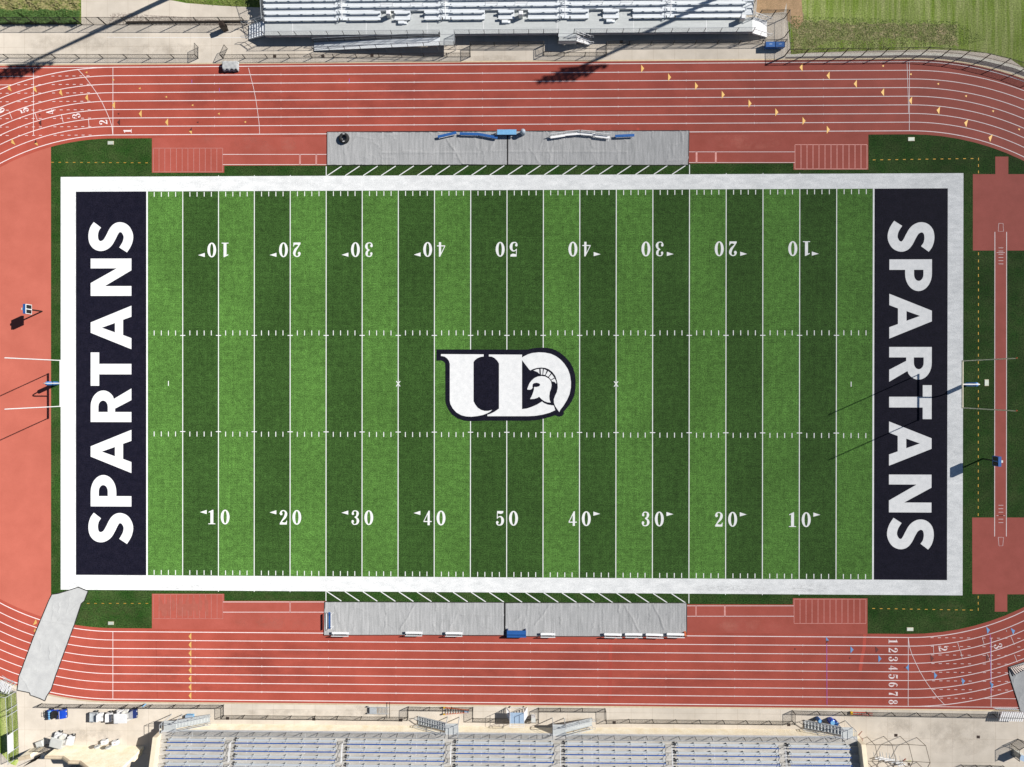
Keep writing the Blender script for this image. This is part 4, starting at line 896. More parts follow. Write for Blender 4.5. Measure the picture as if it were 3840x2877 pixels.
zr = thing('folded_tarp_edge', (*G(3790, 2510), 0), 'crumpled fold of black and cream cloth on the right hand track cover', 'cloth')
zb.build('dark_fold', 'hem', zr)
zc = MB()
for i in range(9):
    a = G(3660 + (495 + i * 26) / 3.883, 2450 + (205 - i * 5) / 3.883); b = G(3660 + (560 + i * 30) / 3.883, 2450 + (300 - i * 16) / 3.883); zc.tube((*a, .09), (*b, .07), .10, 6)
zc.build('pale_fold', mat('cream_cloth', (.62, .52, .46), s=3), zr)
# ------------------------------------------------------------------ benches
def bench(label, white=True):
    t = thing('bench', (0, 0, 0), label, 'bench'); pm = 'white' if white else 'blue'
    L_ = 2.15
    if white:
        MB().bb(-L_ / 2, L_ / 2, -.14, .14, .41, .46).build('seat', 'white', t)
        MB().bb(-L_ / 2, L_ / 2, .27, .31, .62, .84).build('backrest', 'white', t)
    for s in (-1, 1):
        f = MB(); x = s * (L_ / 2 - .15)
        f.tube((x, -.38, .03), (x, .34, .03), .03); f.tube((x, -.05, .03), (x, -.05, .41), .03); f.tube((x, .30, .03), (x, .30, .84), .03); f.tube((x, -.14, .39), (x, .3, .39), .025); f.bb(x - .04, x + .04, -.42, -.34, 0, .06)
        f.build('leg', 'galv', t)
    return t
wb = bench('white bench')
BW = [(2091.6, 512, 8, .86, 'leftmost of the four white benches set end to end on the upper sideline'), (2146.6, 503.5, 4.5, .86, 'white bench second from the left on the upper sideline'), (2203.7, 503.5, -5, .86, 'white bench third from the left on the upper sideline'), (2259, 513, -7, .86, 'white bench nearest the lone blue bench on the upper sideline'),
      (1277, 2374, 180, 1.0, 'white bench beside the crosswise blue bench on the lower sideline'), (1552.6, 2372.5, 180, 1.0, 'left one of two white benches midway along the lower left tarp'), (1702.7, 2374, 180, 1.0, 'right one of two white benches midway along the lower left tarp'), (2054.7, 2377.7, 180, .85, 'short white bench right of the large blue bench'),
      (2298.5, 2379, 179, 1.02, 'first from the left of the row of four white benches, lower sideline'), (2376, 2378.5, 180, 1.0, 'second from the left of the row of four white benches, lower sideline'), (2454, 2380, 178.5, 1.0, 'third from the left of the row of four white benches, lower sideline'), (2533, 2378.5, 179, 1.0, 'white bench next to the orange bag, last of the row of four')]
for i, (px, py, a, sc, lab) in enumerate(BW): x, y = G(px, py, .4); place(wb, x, y, R(a), lab, first=(i == 0), scale=(sc, 1, 1), group='white team benches')
def bluebench(label):
    t = thing('bench', (0, 0, 0), label, 'bench')
    MB().bb(-1.2, 1.2, -.17, .15, .38, .43).build('seat', 'blue', t)
    MB().bb(-1.1, 1.1, -.22, -.175, .30, .36).build('front_rail', 'white', t)
    for s in (-1, 1):
        f = MB(); x = s * .95; f.bb(x - .03, x + .03, -.2, .2, 0, .04); f.bb(x - .03, x + .03, -.15, -.1, .04, .38); f.bb(x - .03, x + .03, .08, .13, .04, .38); f.build('leg', 'galv', t)
    return t
b0 = bluebench('b')
for i, (px, py, a, lab) in enumerate(((1676.6, 505, 12.4, 'blue bench tilted up to the right, left end of the upper row'), (1760, 502, -2, 'straight blue bench between the tilted one and the pale blue table'), (1831, 509.5, -11, 'blue bench partly under the pale blue table'), (2342.8, 508.5, 2.5, 'lone blue bench right of the white benches'))):
    x, y = G(px, py, .4); place(b0, x, y, R(a), lab, first=(i == 0), group='blue backless benches')
cb = thing('bench', (*G(1236, 2327), 0), 'blue bench with white frame standing crosswise at the left end of the lower tarp', 'bench')
x, y = G(1235, 2327, .4); MB().bb(x - .12, x + .14, y - 1.05, y + 1.05, .40, .45).build('seat', 'blue', cb)
f = MB()
for yy in (y - .9, y + .85): f.tube((x - .2, yy, .03), (x + .45, yy, .03), .03); f.tube((x + .35, yy, .03), (x + .35, yy, .8), .03); f.tube((x, yy, .03), (x, yy, .4), .03)
f.build('leg', 'white', cb); MB().bb(x - .3, x - .24, y - 1.0, y + 1.0, .6, .82).build('backrest', 'white', cb); MB().tube((x + .35, y - 1.05, .8), (x + .35, y + 1.05, .8), .03).build('rail', 'white', cb)
bb_ = thing('bench', (*G(1937, 2377), 0), 'large solid blue bench at the seam of the lower sideline tarps', 'bench')
x, y = G(1937, 2374, .4); MB().bb(x - 1.2, x + 1.2, y - .2, y + .3, .36, .42).build('seat', 'blue', bb_)
MB().bb(x - 1.2, x + 1.2, y - .42, y - .24, .30, .85).build('backrest', 'blue', bb_)
for s in (-1, 1): MB().bb(x + s * 1.12 - .04, x + s * 1.12 + .04, y - .4, y + .45, 0, .35).build('leg', 'navyplastic', bb_)
# light blue table
tb_ = thing('table', (*G(1900, 496), 0), 'pale blue topped table beside the domed barrel', 'table'); x, y = G(1900.5, 495.5, .72)
MB().bb(x - 1.2, x + 1.2, y - .32, y + .32, .68, .74).build('tabletop', 'ltblue', tb_)
for sx in (-1, 1):
    for sy in (-1, 1): MB().bb(x + sx * 1.08 - .04, x + sx * 1.08 + .04, y + sy * .24 - .04, y + sy * .24 + .04, 0, .679).build('leg', 'navyplastic', tb_)
MB().bb(x - 1.05, x + 1.05, y - .2, y + .2, .2, .24).build('shelf', 'navyplastic', tb_)
br_ = thing('barrel', (*G(1960, 498), 0), 'grey barrel with a domed lid right of the pale blue table', 'barrel'); x, y = G(1960.6, 502)
MB().lathe(x, y, [(.26, 0), (.30, .1), (.31, .5), (.29, .85)], 24).build('drum', mat('grey_drum', (.20, .25, .30), s=3, rough=.4), br_, True)
MB().lathe(x, y, [(.33, .85), (.33, .89), (.27, 1.02), (.15, 1.10), (.04, 1.13)], 24).build('lid', mat('pale_lid', (.36, .42, .48), s=3, rough=.35), br_, True)
ty_ = thing('tractor_tyre', (*G(1292, 520), 0), 'huge black tractor tyre lying flat on the upper left tarp', 'tyre'); x, y = G(1292, 521)
tt = MB(); prof = [(.30, .05), (.34, 0.02), (.56, .02), (.63, .08), (.65, .22), (.63, .38), (.56, .44), (.34, .44), (.27, .38), (.29, .22), (.30, .05)]
n = 36; vs = []; fs = []
for (r_, z_) in prof:
    for i in range(n): a = 2 * math.pi * i / n; vs.append((x + r_ * math.cos(a), y + r_ * math.sin(a), z_ + .04))
for k in range(len(prof) - 1):
    for i in range(n): fs.append((k * n + i, k * n + (i + 1) % n, (k + 1) * n + (i + 1) % n, (k + 1) * n + i))
tt.add(vs, fs); tt.build('casing', 'black', ty_, True)
lg = MB()
for i in range(26):
    a = 2 * math.pi * i / 26; c, s_ = math.cos(a), math.sin(a); lg.box(x + c * .63, y + s_ * .63, .10, .06, .07, .30, a + .3)
lg.build('tread_lug', 'black', ty_)
for sy, ww in ((.47, .22), (-.47, .2)):
    q = MB(); 
    for k in range(4): q.box(x - .1 + .065 * k, y + sy + (.02 if k % 2 else -.01), .481, .04, .12, .006, .2)
    q.build('white_lettering', 'white', ty_)
ob = thing('kit_bag', (*G(2568, 2376), 0), 'small orange bag at the end of the white bench row', 'bag'); x, y = G(2568, 2376)
MB().box(x, y, .03, .3, .6, .3, .1, .8).build('body', 'orangeobj', ob); MB().path([(x, y - .2, .33), (x, y - .1, .45), (x, y + .1, .45), (x, y + .2, .33)], .02).build('strap', 'orangeobj', ob)
# ------------------------------------------------------------------ covered crate, utility lids, grates
cc = thing('covered_crate', (*G(866, 252), 0), 'crate wrapped in pale grey cloth at the top edge of the track', 'crate')
x, y = G(868, 252); MB().box(x, y, .08, 1.85, 1.05, .42, R(-3)).build('box', 'brown', cc)
g = MB(); nx, ny = 18, 10; vs = []
for j in range(ny + 1):
    for i in range(nx + 1):
        u, v = i / nx - .5, j / ny - .5; e = max(abs(u), abs(v)) * 2; zz = .62 + .02 * math.sin(u * 23 + v * 9) + .03 * math.sin(v * 14 - u * 11) if e < .9 else .15 + .03 * math.sin((u + v) * 40)
        vs.append((x + u * 2.05 + .02 * math.sin(v * 25), y + v * 1.2 + .03 * math.sin(u * 21), zz))
g.add(vs, [(j * (nx + 1) + i, j * (nx + 1) + i + 1, (j + 1) * (nx + 1) + i + 1, (j + 1) * (nx + 1) + i) for j in range(ny) for i in range(nx)])
g.build('cloth', 'tarp_light', cc, True)
for i, (cx, cy, w_, h_, rz, lab) in enumerate(((415.7, 536.5, .78, .46, 0, 'pale utility box lid in the grass at the upper left corner'), (3416.5, 522.5, .82, .48, 0, 'pale utility box lid in the grass at the upper right corner'), (3699, 1435.5, .52, .80, 0, 'upright pale utility box lid beside the right goal post'), (416.5, 2337, .74, .42, 0, 'pale utility box lid in the grass at the lower left corner'), (3412, 2359.5, .82, .44, 0, 'pale utility box lid in the grass at the lower right corner'))):
    x, y = G(cx, cy); t = thing('utility_box', (x, y, 0), lab, 'utility box', 'utility box lids in the side turf')
    MB().box(x, y, .0, w_, h_, .05).build('rim', 'kerb', t); MB().box(x, y, .051, w_ * .92, h_ * .88, .02).build('lid', mat('pale_green_lid', (.55, .60, .52), s=3) if i == 0 else bpy.data.materials['pale_green_lid'], t)
GR = ((1030, 211, 'first drain grate under the upper fence, left of the ramp'), (1211, 212, 'drain grate below the left end of the ramp'), (1395, 209, 'drain grate below the middle of the ramp'), (2330, 157, 'drain grate in the shade right of the middle stairs'), (2958, 2718, 'drain grate at the foot of the right dark staircase'), (853, 2694, 'drain grate near the silver staircase, lower left'), (1177, 2697, 'drain grate below the wheeled metal ramp'), (1503, 2701, 'drain grate left of the dark staircase'), (2303, 2710, 'drain grate right of the middle silver staircase'), (3359.6, 2757.7, 'drain grate beside the pipe frame'), (3668.5, 2764, 'drain grate at the far lower right'))
for px, py, lab in GR:
    x, y = G(px, py); t = thing('drain_grate', (x, y, 0), lab, 'drain grate', 'drain grates in the walkways')
    MB().box(x, y, 0, .40, .36, .012).build('frame', 'grate', t); q = MB()
    for k in range(5): q.box(x - .14 + .07 * k, y, .013, .025, .3, .006)
    q.build('bars', 'blackpipe', t)
# ------------------------------------------------------------------ carts
def wheel(root, x, y, r=.23, w_=.18, hub='offwhite'):
    o = MB().lathe(x, y, [(r * .55, -w_ / 2), (r, -w_ / 2 + .02), (r, w_ / 2 - .02), (r * .55, w_ / 2)], 18, 'y').shift(0, 0, r).build('wheel', 'black', root)
    MB().lathe(x, y, [(r * .5, -w_ / 2 - .015), (r * .5, w_ / 2 + .015)], 14, 'y').shift(0, 0, r).build('rim', hub, o)
def cart(name, label, body, bed=None, roof=None, front=None, seatm='offwhite', tanks=False, L_=2.5, W_=1.15):
    t = thing(name, (0, 0, 0), label, 'cart')
    for sx in (-L_ / 2 + .42, L_ / 2 - .38):
        for sy in (-W_ / 2 + .02, W_ / 2 - .02): wheel(t, sx, sy)
    MB().bb(-L_ / 2, L_ / 2 - .1, -W_ / 2 + .14, W_ / 2 - .14, .22, .36).build('chassis', 'black', t)
    fb = MB(); fx = L_ / 2
    P = [(fx - .75, .35), (fx - .1, .35), (fx, .5), (fx - .1, .72), (fx - .45, .86), (fx - .75, .92)]
    n = len(P); vs = [(a, -W_ / 2 + .06, z) for a, z in P] + [(a, W_ / 2 - .06, z) for a, z in P]
    fb.add(vs, [tuple(range(n))[::-1], tuple(range(n, 2 * n))] + [(i, (i + 1) % n, n + (i + 1) % n, n + i) for i in range(n)])
    hd = fb.build('hood', front or body, t)
    for sy in (-.3, .3): MB().lathe(fx - .03, sy, [(.07, -.02), (.07, .05)], 10, 'x').shift(0, 0, .6).build('headlight', 'offwhite', hd)
    MB().bb(-L_ / 2 + .75, fx - .76, -W_ / 2 + .1, W_ / 2 - .1, .36, .40).build('floor', 'black', t)
    MB().box(-.12, 0, .40, .5, W_ - .12, .28, 0, .96).build('seat_base', body, t)
    MB().box(-.10, 0, .685, .46, W_ - .2, .1, 0, .92).build('seat_cushion', seatm, t)
    MB().box(-.37, 0, .72, .12, W_ - .2, .42, 0, .9).build('seat_back', seatm, t)
    s_ = MB(); s_.tube((.55, .22, .8), (.36, .22, 1.0), .02); n = 14
    for i in range(n):
        a, b = 2 * math.pi * i / n, 2 * math.pi * (i + 1) / n; s_.tube((.36 + .08 * math.cos(a), .22 + .17 * math.sin(a), 1.0 + .13 * math.cos(a)), (.36 + .08 * math.cos(b), .22 + .17 * math.sin(b), 1.0 + .13 * math.cos(b)), .014)
    s_.build('steering_wheel', 'black', t)
    if bed == 'box':
        q = MB(); x0, x1 = -L_ / 2 - .12, -.52; q.bb(x0, x1, -W_ / 2, W_ / 2, .52, .56)
        for a in ((x0, x0 + .04, -W_ / 2, W_ / 2), (x1 - .04, x1, -W_ / 2, W_ / 2), (x0 + .04, x1 - .04, -W_ / 2, -W_ / 2 + .04), (x0 + .04, x1 - .04, W_ / 2 - .04, W_ / 2)): q.bb(*a, .56, .82)
        q.build('cargo_bed', 'galv', t)
    elif bed == 'white': MB().bb(-L_ / 2, -.5, -W_ / 2 + .05, W_ / 2 - .05, .38, .75).build('rear_body', body, t)
    elif bed == 'rack':
        MB().bb(-L_ / 2 + .1, -.45, -W_ / 2 + .05, W_ / 2 - .05, .38, .66).build('rear_body', body, t)
        q = MB()
        for sy in (-.4, -.13, .14, .41): q.lathe(-.78, sy, [(.10, .661), (.13, .68), (.13, .95), (.08, 1.0)], 12)
        q.build('bottle_rack', 'ltblue', t)
        q = MB(); q.path([(-1.0, -.45, .4), (-1.55, -.45, .45), (-1.55, .45, .45), (-1.0, .45, .4)], .025); q.path([(-1.55, -.2, .45), (-1.8, -.3, .5), (-1.8, .25, .5), (-1.55, .1, .45)], .02); q.build('tow_frame', 'blackpipe', t)
    if roof:
        q = MB(); zr = 1.82; a0_, a1_ = -L_ / 2 + .25, .62; rw = W_ / 2 + .02
        q.box((a0_ + a1_) / 2, 0, zr, a1_ - a0_, 2 * rw, .05); q.box((a0_ + a1_) / 2, 0, zr + .05, (a1_ - a0_) * .93, 2 * rw * .92, .03, 0, .95)
        rf = q.build('roof', roof, t)
        q = MB()
        for sy in (-W_ / 2 + .1, W_ / 2 - .1): q.tube((-L_ / 2 + .4, sy, .6), (-L_ / 2 + .35, sy, zr), .02); q.tube((.82, sy, .85), (.55, sy, zr), .02)
        q.build('roof_post', 'galv', t)
        MB().add([(.86, -W_ / 2 + .12, .9), (.86, W_ / 2 - .12, .9), (.58, W_ / 2 - .12, zr - .02), (.58, -W_ / 2 + .12, zr - .02), (.87, -W_ / 2 + .12, .9), (.87, W_ / 2 - .12, .9), (.59, W_ / 2 - .12, zr - .02), (.59, -W_ / 2 + .12, zr - .02)], [(0, 1, 2, 3), (7, 6, 5, 4)]).build('windscreen', GLASS, t)
    else:
        MB().path([(fx - .75, -W_ / 2 + .1, .92), (fx - .75, W_ / 2 - .1, .92)], .02).build('dash_rail', 'white', t)
    return t
GLASS = bpy.data.materials.new('clear_screen'); GLASS.use_nodes = True
_t = GLASS.node_tree; _m = _t.nodes.new('ShaderNodeMixShader'); _tr = _t.nodes.new('ShaderNodeBsdfTransparent'); _m.inputs[0].default_value = .2
_t.links.new(_tr.outputs[0], _m.inputs[1]); _t.links.new(_t.nodes['Principled BSDF'].outputs[0], _m.inputs[2]); _t.links.new(_m.outputs[0], _t.nodes['Material Output'].inputs[0]); _t.nodes['Principled BSDF'].inputs['Roughness'].default_value = .1
def put(t, px, py, rz): x, y = G(px, py, .5); t.location = (x, y, 0); t.rotation_euler = (0, 0, R(rz)); return t
put(cart('utility_cart', 'bright blue open utility cart with a rack of blue bottles', 'bluebright', 'rack', seatm='black'), 215, 2677, 3)
put(cart('utility_cart', 'white open cart with a silver cargo bed, parked behind the roofed cart', 'white', 'box', seatm='white', L_=2.7), 384, 2688, -1)
put(cart('golf_cart', 'white roofed golf cart with a navy front', 'white', 'white', 'white', 'navyplastic'), 479, 2676, 2)
put(cart('golf_cart', 'white golf cart with a beige roof parked at a slant by the cream wall', 'white', 'white', 'offwhite'), 243, 2769, -14)
tb2 = thing('storage_bin', (*G(158, 2785), 0), 'pale grey lidded bin behind the slanted golf cart', 'bin'); x, y = G(160, 2783)
MB().box(x, y, 0, .8, .7, .62, R(20), 1.06).build('body', 'offwhite', tb2); MB().box(x, y, .621, .9, .8, .06, R(20), .9).build('lid', 'offwhite', tb2)
def fan(px, py, lab):
    t = thing('misting_fan', (0, 0, 0), lab, 'fan', 'white misting fans by the cream wall')
    MB().box(0, 0, .12, .72, .52, .5, 0, .9).build('tank', 'white', t); MB().lathe(.1, 0, [(.05, .621), (.05, .65)], 10).build('cap', 'red', t)
    for sy in (-.28, .28): wheel(t, .24, sy, .12, .06)
    MB().tube((-.2, 0, .6), (-.2, 0, 1.35), .03).build('stem', 'galv', t)
    f_ = MB().lathe(-.2, 0, [(.20, -.12), (.36, -.06), (.37, .06), (.3, .10)], 20, 'y').shift(0, 0, 1.55); f_.build('fan_housing', 'offwhite', t)
    q = MB()
    for k in range(8): a = math.pi * k / 8; q.tube((-.2 + .34 * math.cos(a), .13, 1.55 + .34 * math.sin(a)), (-.2 - .34 * math.cos(a), .13, 1.55 - .34 * math.sin(a)), .008)
    q.build('fan_grille', 'galv', t)
    x, y = G(px, py, .4); t.location = (x, y, 0); t.rotation_euler = (0, 0, R(8))
fan(391, 2783, 'left one of two white misting fans by the cream wall'); fan(432, 2786, 'right one of two white misting fans by the cream wall')
# ------------------------------------------------------------------ entrance walls at lower left
wy = G(350, 2796)[1]; wa = thing('block_wall', (G(222, 2796)[0], wy, 0), 'cream block wall whose top climbs in slanting steps behind the fans', 'wall')
X = lambda px: G(px, 2800)[0]
prof = [(X(222), 0), (X(222), 2.5), (X(286), 2.5), (X(330), 3.55), (X(368), 3.55), (X(440), 5.4), (X(540), 5.4), (X(540), 0)]
mb = MB(); n = len(prof); vs = [(a, wy, z) for a, z in prof] + [(a, wy - .4, z) for a, z in prof]
mb.add(vs, [tuple(range(n))[::-1], tuple(range(n, 2 * n))] + [(i, (i + 1) % n, n + (i + 1) % n, n + i) for i in range(n)]); mb.build('wall_face', 'brick', wa)
cp = MB(); P = [(x_, wy - .2, z_ + .06) for x_, z_ in prof[1:7]]; cp.path(P, .22, 8); cp.build('coping', 'coping', wa)
st_ = thing('block_wall', (*G(128, 2815), 0), 'short cream wall stub left of the barred gate', 'wall'); a, b = G(118, 2812), G(166, 2798)
MB().box(*G(140, 2806), 0, 1.5, .4, 2.3, R(14)).build('wall_face', 'brick', st_); MB().box(*G(140, 2806), 2.3, 1.56, .46, .08, R(14)).build('coping', 'coping', st_)
def barred(name, lab, P, h, step=.13, m='blackpipe'):
    t = thing(name, (*P[0], 0), lab, 'gate'); q = MB(); r_ = MB()
    for a, b in zip(P, P[1:]):
        n = int(math.dist(a, b) / step)
        for i in range(n + 1): x, y = lerp(a[0], b[0], i / n), lerp(a[1], b[1], i / n); q.tube((x, y, .05), (x, y, h), .016, 5)
        for z in (.12, h - .1): r_.tube((*a, z), (*b, z), .03)
    q.build('pickets', m, t); r_.build('rails', m, t)
barred('barred_gate', 'black barred gate between the stub and the climbing cream wall', [(X(160), wy + .15), (X(221), wy + .1)], 2.0)
barred('barred_gate', 'black barred fence behind the gate at the bottom edge', [G(120, 2850), G(165, 2828)], 1.6)
barred('barred_gate', 'black barred grille under the cream wall at the bottom edge', [G(282, 2858), G(340, 2858)], 1.2)
drt = thing('trash_can', (*G(176, 2830), 0), 'grey domed can behind the barred gate', 'bin'); x, y = G(176, 2825); MB().lathe(x, y, [(.25, 0), (.3, .7)], 16).build('drum', 'galv', drt); MB().lathe(x, y, [(.32, .7), (.25, .85), (.05, .92)], 16).build('lid', 'offwhite', drt)
# corner pier in the deep shade left of the lower bleachers
pier = thing('block_wall', (*G(505, 2800), 0), 'shaded block pier beside the left end of the lower bleachers', 'wall')
MB().box(*G(520, 2815), 0, 1.0, .8, 1.9, R(0)).build('wall_face', 'brick', pier)
# ------------------------------------------------------------------ upper left bin, blue bins, white litter boxes on the deck
bn_ = thing('litter_bin', (*G(846, 112), 0), 'dark brown litter bin on the walkway left of the upper bleachers', 'bin'); x, y = G(846, 110)
MB().box(x, y, 0, .62, .62, 1.15, R(20)).build('body', 'brown', bn_); MB().box(x, y, 1.151, .72, .72, .30, R(20), .75).build('lid', 'brown', bn_); MB().box(x + .1, y + .05, .5, .66, .3, .3, R(20)).build('label_plate', 'blackpipe', bn_)
def wbin(px, lab):
    t = thing('blue_bin', (0, 0, 0), lab, 'bin', 'blue wheeled bins'); MB().box(0, 0, .15, 1.15, .6, .6, 0, 1.08).build('body', 'blue', t); MB().box(0, -.02, .76, 1.25, .66, .07, 0, .95).build('lid', 'blue', t)
    MB().tube((-.55, .36, .78), (.55, .36, .78), .025).build('handle', 'white', t); MB().bb(-.18, .18, -.02, .06, .832, .836).build('sticker', 'paleblue', t)
    for sx in (-.42, .42): wheel(t, sx, -.22, .1, .06)
    x, y = G(px, 172, .4); t.location = (x, y, 0)
wbin(2886, 'left one of the two blue wheeled bins inside the fenced corner'); wbin(2921, 'right one of the two blue wheeled bins inside the fenced corner')
for px, py, lab in ((1461, 62, 'pale litter box on the upper bleachers deck, leftmost'), (1953, 64, 'pale litter box on the upper bleachers deck, middle one'), (2778, 78, 'pale litter box at the right end of the upper bleachers deck')):
    x, y = G(px, py, VD); t = thing('litter_box', (x, y, VD), lab, 'bin', 'pale litter boxes on the upper deck'); MB().box(x, y, VD + .001, .5, .5, .95, 0, .95).build('body', 'offwhite', t); MB().box(x, y, VD + .952, .54, .54, .12, 0, .8).build('lid', 'white', t)
# ------------------------------------------------------------------ camera platform, cabinet, ladders, ramp cart
cpf = thing('camera_platform', (*G(1938, 2700), 0), 'rolling camera platform with a pale blue deck and white ladders', 'platform'); H_ = 1.65
x0, x1 = G(1912.5, 2693, H_)[0], G(1965, 2693, H_)[0]; y0, y1 = G(1938, 2713.5, H_)[1], G(1938, 2673, H_)[1]
MB().bb(x0, x1, y0, y1, H_ - .06, H_).build('deck', 'paleblue', cpf)
for x in (x0, x1):
    for y in (y0, y1): MB().tube((x, y, .1), (x, y, H_ + 1.0), .03).build('leg', 'white', cpf)
q = MB()
for z in (H_ + .5, H_ + 1.0): q.path([(x0, y1, z), (x0, y0, z), (x1, y0, z), (x1, y1, z)], .024)
q.path([(x0 + .4, y0, H_ + 1), (x0 + .4, y0, H_ + .02)], .02); q.tube((x0, y0, .3), (x1, y0, .3), .02); q.tube((x0, y1, .3), (x1, y1, .3), .02); q.tube((x0, y0, .2), (x1, y0, H_ - .1), .018)
q.build('guard_rail', 'white', cpf)
for sx, xx_ in ((-1, x0), (1, x1)):
    q = MB(); xb = xx_ + sx * .45
    for y in (y0 + .25, y1 - .05): q.tube((xx_, y, H_), (xb, y, .02), .028)
    for k in range(1, 7): t = k / 7; q.bb(lerp(xb, xx_, t) - .06, lerp(xb, xx_, t) + .06, y0 + .25, y1 - .05, H_ * t - .015, H_ * t + .01)
    q.build('ladder', 'white', cpf)
for x in (x0, x1):
    for y in (y0, y1): MB().lathe(x, y, [(.1, -.03), (.1, .03)], 12, 'x').shift(0, 0, .1).build('wheel', 'black', cpf)
cab = thing('cabinet', (*G(2000, 2690), 0), 'small white cabinet between the camera platform and the fence', 'cabinet'); x, y = G(2000, 2687)
MB().box(x, y, 0, .5, .55, .95).build('body', 'white', cab); MB().box(x, y, .951, .54, .6, .04).build('lid', 'offwhite', cab); MB().bb(x - .05, x + .05, y - .31, y - .28, .6, .7).build('handle', 'blackpipe', cab)
ld = thing('stepladder', (*G(1712, 2667), 0), 'orange fibreglass stepladder with yellow feet lying by the fence', 'ladder')
a0_, a1_, b0_, b1_ = G(1668, 2655, .4), G(1668, 2680, .4), G(1758, 2664, .4), G(1758, 2672, .4)
for a, b in ((a0_, b0_), (a1_, b1_)): MB().tube((*a, .38), (*b, .42), .035).build('side_rail', 'orangeobj', ld)
for k in range(8):
    t = (k + .4) / 9; q = MB(); p, r_ = [lerp(a0_[i], b0_[i], t) for i in (0, 1)], [lerp(a1_[i], b1_[i], t) for i in (0, 1)]; q.tube((*p, .40), (*r_, .40), .04); q.build('step', 'galv', ld)
for a, b in ((a0_, b0_), (a1_, b1_)): MB().tube((a[0], a[1], .12), (b[0], b[1], .30), .022).build('rear_rail', 'orangeobj', ld)
for a in (a0_, a1_): MB().box(a[0] - .08, a[1], .2, .22, .12, .24).build('foot', 'yellowp', ld)
MB().bb(min(b0_[0], b1_[0]) - .55, b0_[0], b1_[1], b0_[1], .43, .46).build('top_cap', 'paleblue', ld)
rdl = thing('extension_ladder', (*G(3177, 2674), 0), 'red extension ladder with a yellow end lying along the fence', 'ladder')
a, b = G(3195, 2674.5, .2), G(3272, 2679, .2)
for dy in (-.13, .13): MB().tube((a[0], a[1] + dy, .2), (b[0], b[1] + dy, .2), .045).build('side_rail', 'red', rdl)
q = MB()
for k in range(9): t = (k + .5) / 9; x, y = lerp(a[0], b[0], t), lerp(a[1], b[1], t); q.tube((x, y - .13, .2), (x, y + .13, .2), .02)
q.build('rungs', 'galv', rdl); MB().box(a[0] - .05, a[1], .08, .25, .36, .2).build('end_cap', 'yellowp', rdl)
rc = thing('loading_ramp', (*G(1418, 2665), 0), 'wheeled aluminium loading ramp on the walkway below the track', 'ramp cart')
a, b = G(1395, 2665, .3), G(1461, 2665, .3); y0, y1 = G(1400, 2677, .3)[1], G(1400, 2652, .3)[1]
for y in (y0, y1): MB().tube((a[0] - .6, y, .32), (b[0], y, .32), .035).build('side_rail', 'galv', rc)
q = MB()
for k in range(9): x = lerp(a[0] + .8, b[0], k / 8); q.tube((x, y0, .32), (x, y1, .32), .022)
q.build('rungs', 'galv', rc)
MB().bb(a[0] - .3, a[0] + .6, y0 + .05, y1 - .05, .30, .36).build('plate', 'galv', rc); MB().tube((b[0], y0 - .55, .35), (b[0], y1 + .7, .35), .035).build('crossbar', 'blackpipe', rc)
for y in (y0, y1): wheel(rc, a[0] - .6, y, .12, .07)
# ------------------------------------------------------------------ hurdles
def hurdle():
    t = thing('hurdle', (0, 0, 0), 'h', 'hurdle')
    MB().bb(-.6, .6, -.06, .06, .85, .95).build('top_bar', 'white', t)
    for s in (-1, 1): q = MB(); q.tube((s * .5, 0, .03), (s * .5, 0, .88), .025); q.tube((s * .5, 0, .03), (s * .5, .6, .03), .03); q.build('leg', 'galv', t)
    MB().tube((-.5, .02, .45), (.5, .02, .45), .02).build('crossbar', 'white', t)
    return t
h0 = hurdle(); first = True
for i in range(11):
    x, y = G(3746 + i * 8.2, 2681 + i * .2, .5); place(h0, x, y, R(72), 'white hurdle nested in the row against the fence, lower right corner', first=first, group='hurdles in the lower right row'); first = False
for i in range(9):
    x, y = G(4 + i * 5.2, 2562 + i * 2.6, .5); place(h0, x, y, R(62 + random.uniform(-8, 8)), 'white hurdle stacked outside the lower left bend', group='hurdles beside the lower left bend')
for i, (px, py, a) in enumerate(((3292, 2838, 10), (3302, 2842, 14), (3314, 2842, 5), (3327, 2846, 12), (3340, 2846, 8), (3352, 2852, 15), (3366, 2856, 8), (3376, 2864, 12))):
    x, y = G(px, py, .1); place(h0, x, y, R(a), 'white hurdle in the heap beside the pipe frame', group='hurdles heaped beside the pipe frame', scale=(.8, 1, .45))
pd = thing('round_sign', (*G(3400, 2860), 0), 'small round brown disc on a stand by the hurdle heap', 'sign'); x, y = G(3392, 2849)
MB().tube((x, y, 0), (x, y, 1.0), .02).build('stem', 'brownpipe', pd); MB().lathe(x, y, [(.17, 1.0), (.17, 1.03)], 16).build('disc', 'brownpipe', pd); MB().box(x, y, 0, .4, .1, .05, R(40)).build('foot', 'redpipe', pd)
MB_ = MB().tube((*G(3392, 2855), .05), (*G(3416, 2853), .05), .03); tag(MB_.build('pole', mat('lime_paint', (.55, .65, .12))), 'lime green rod lying by the round disc', 'rod')
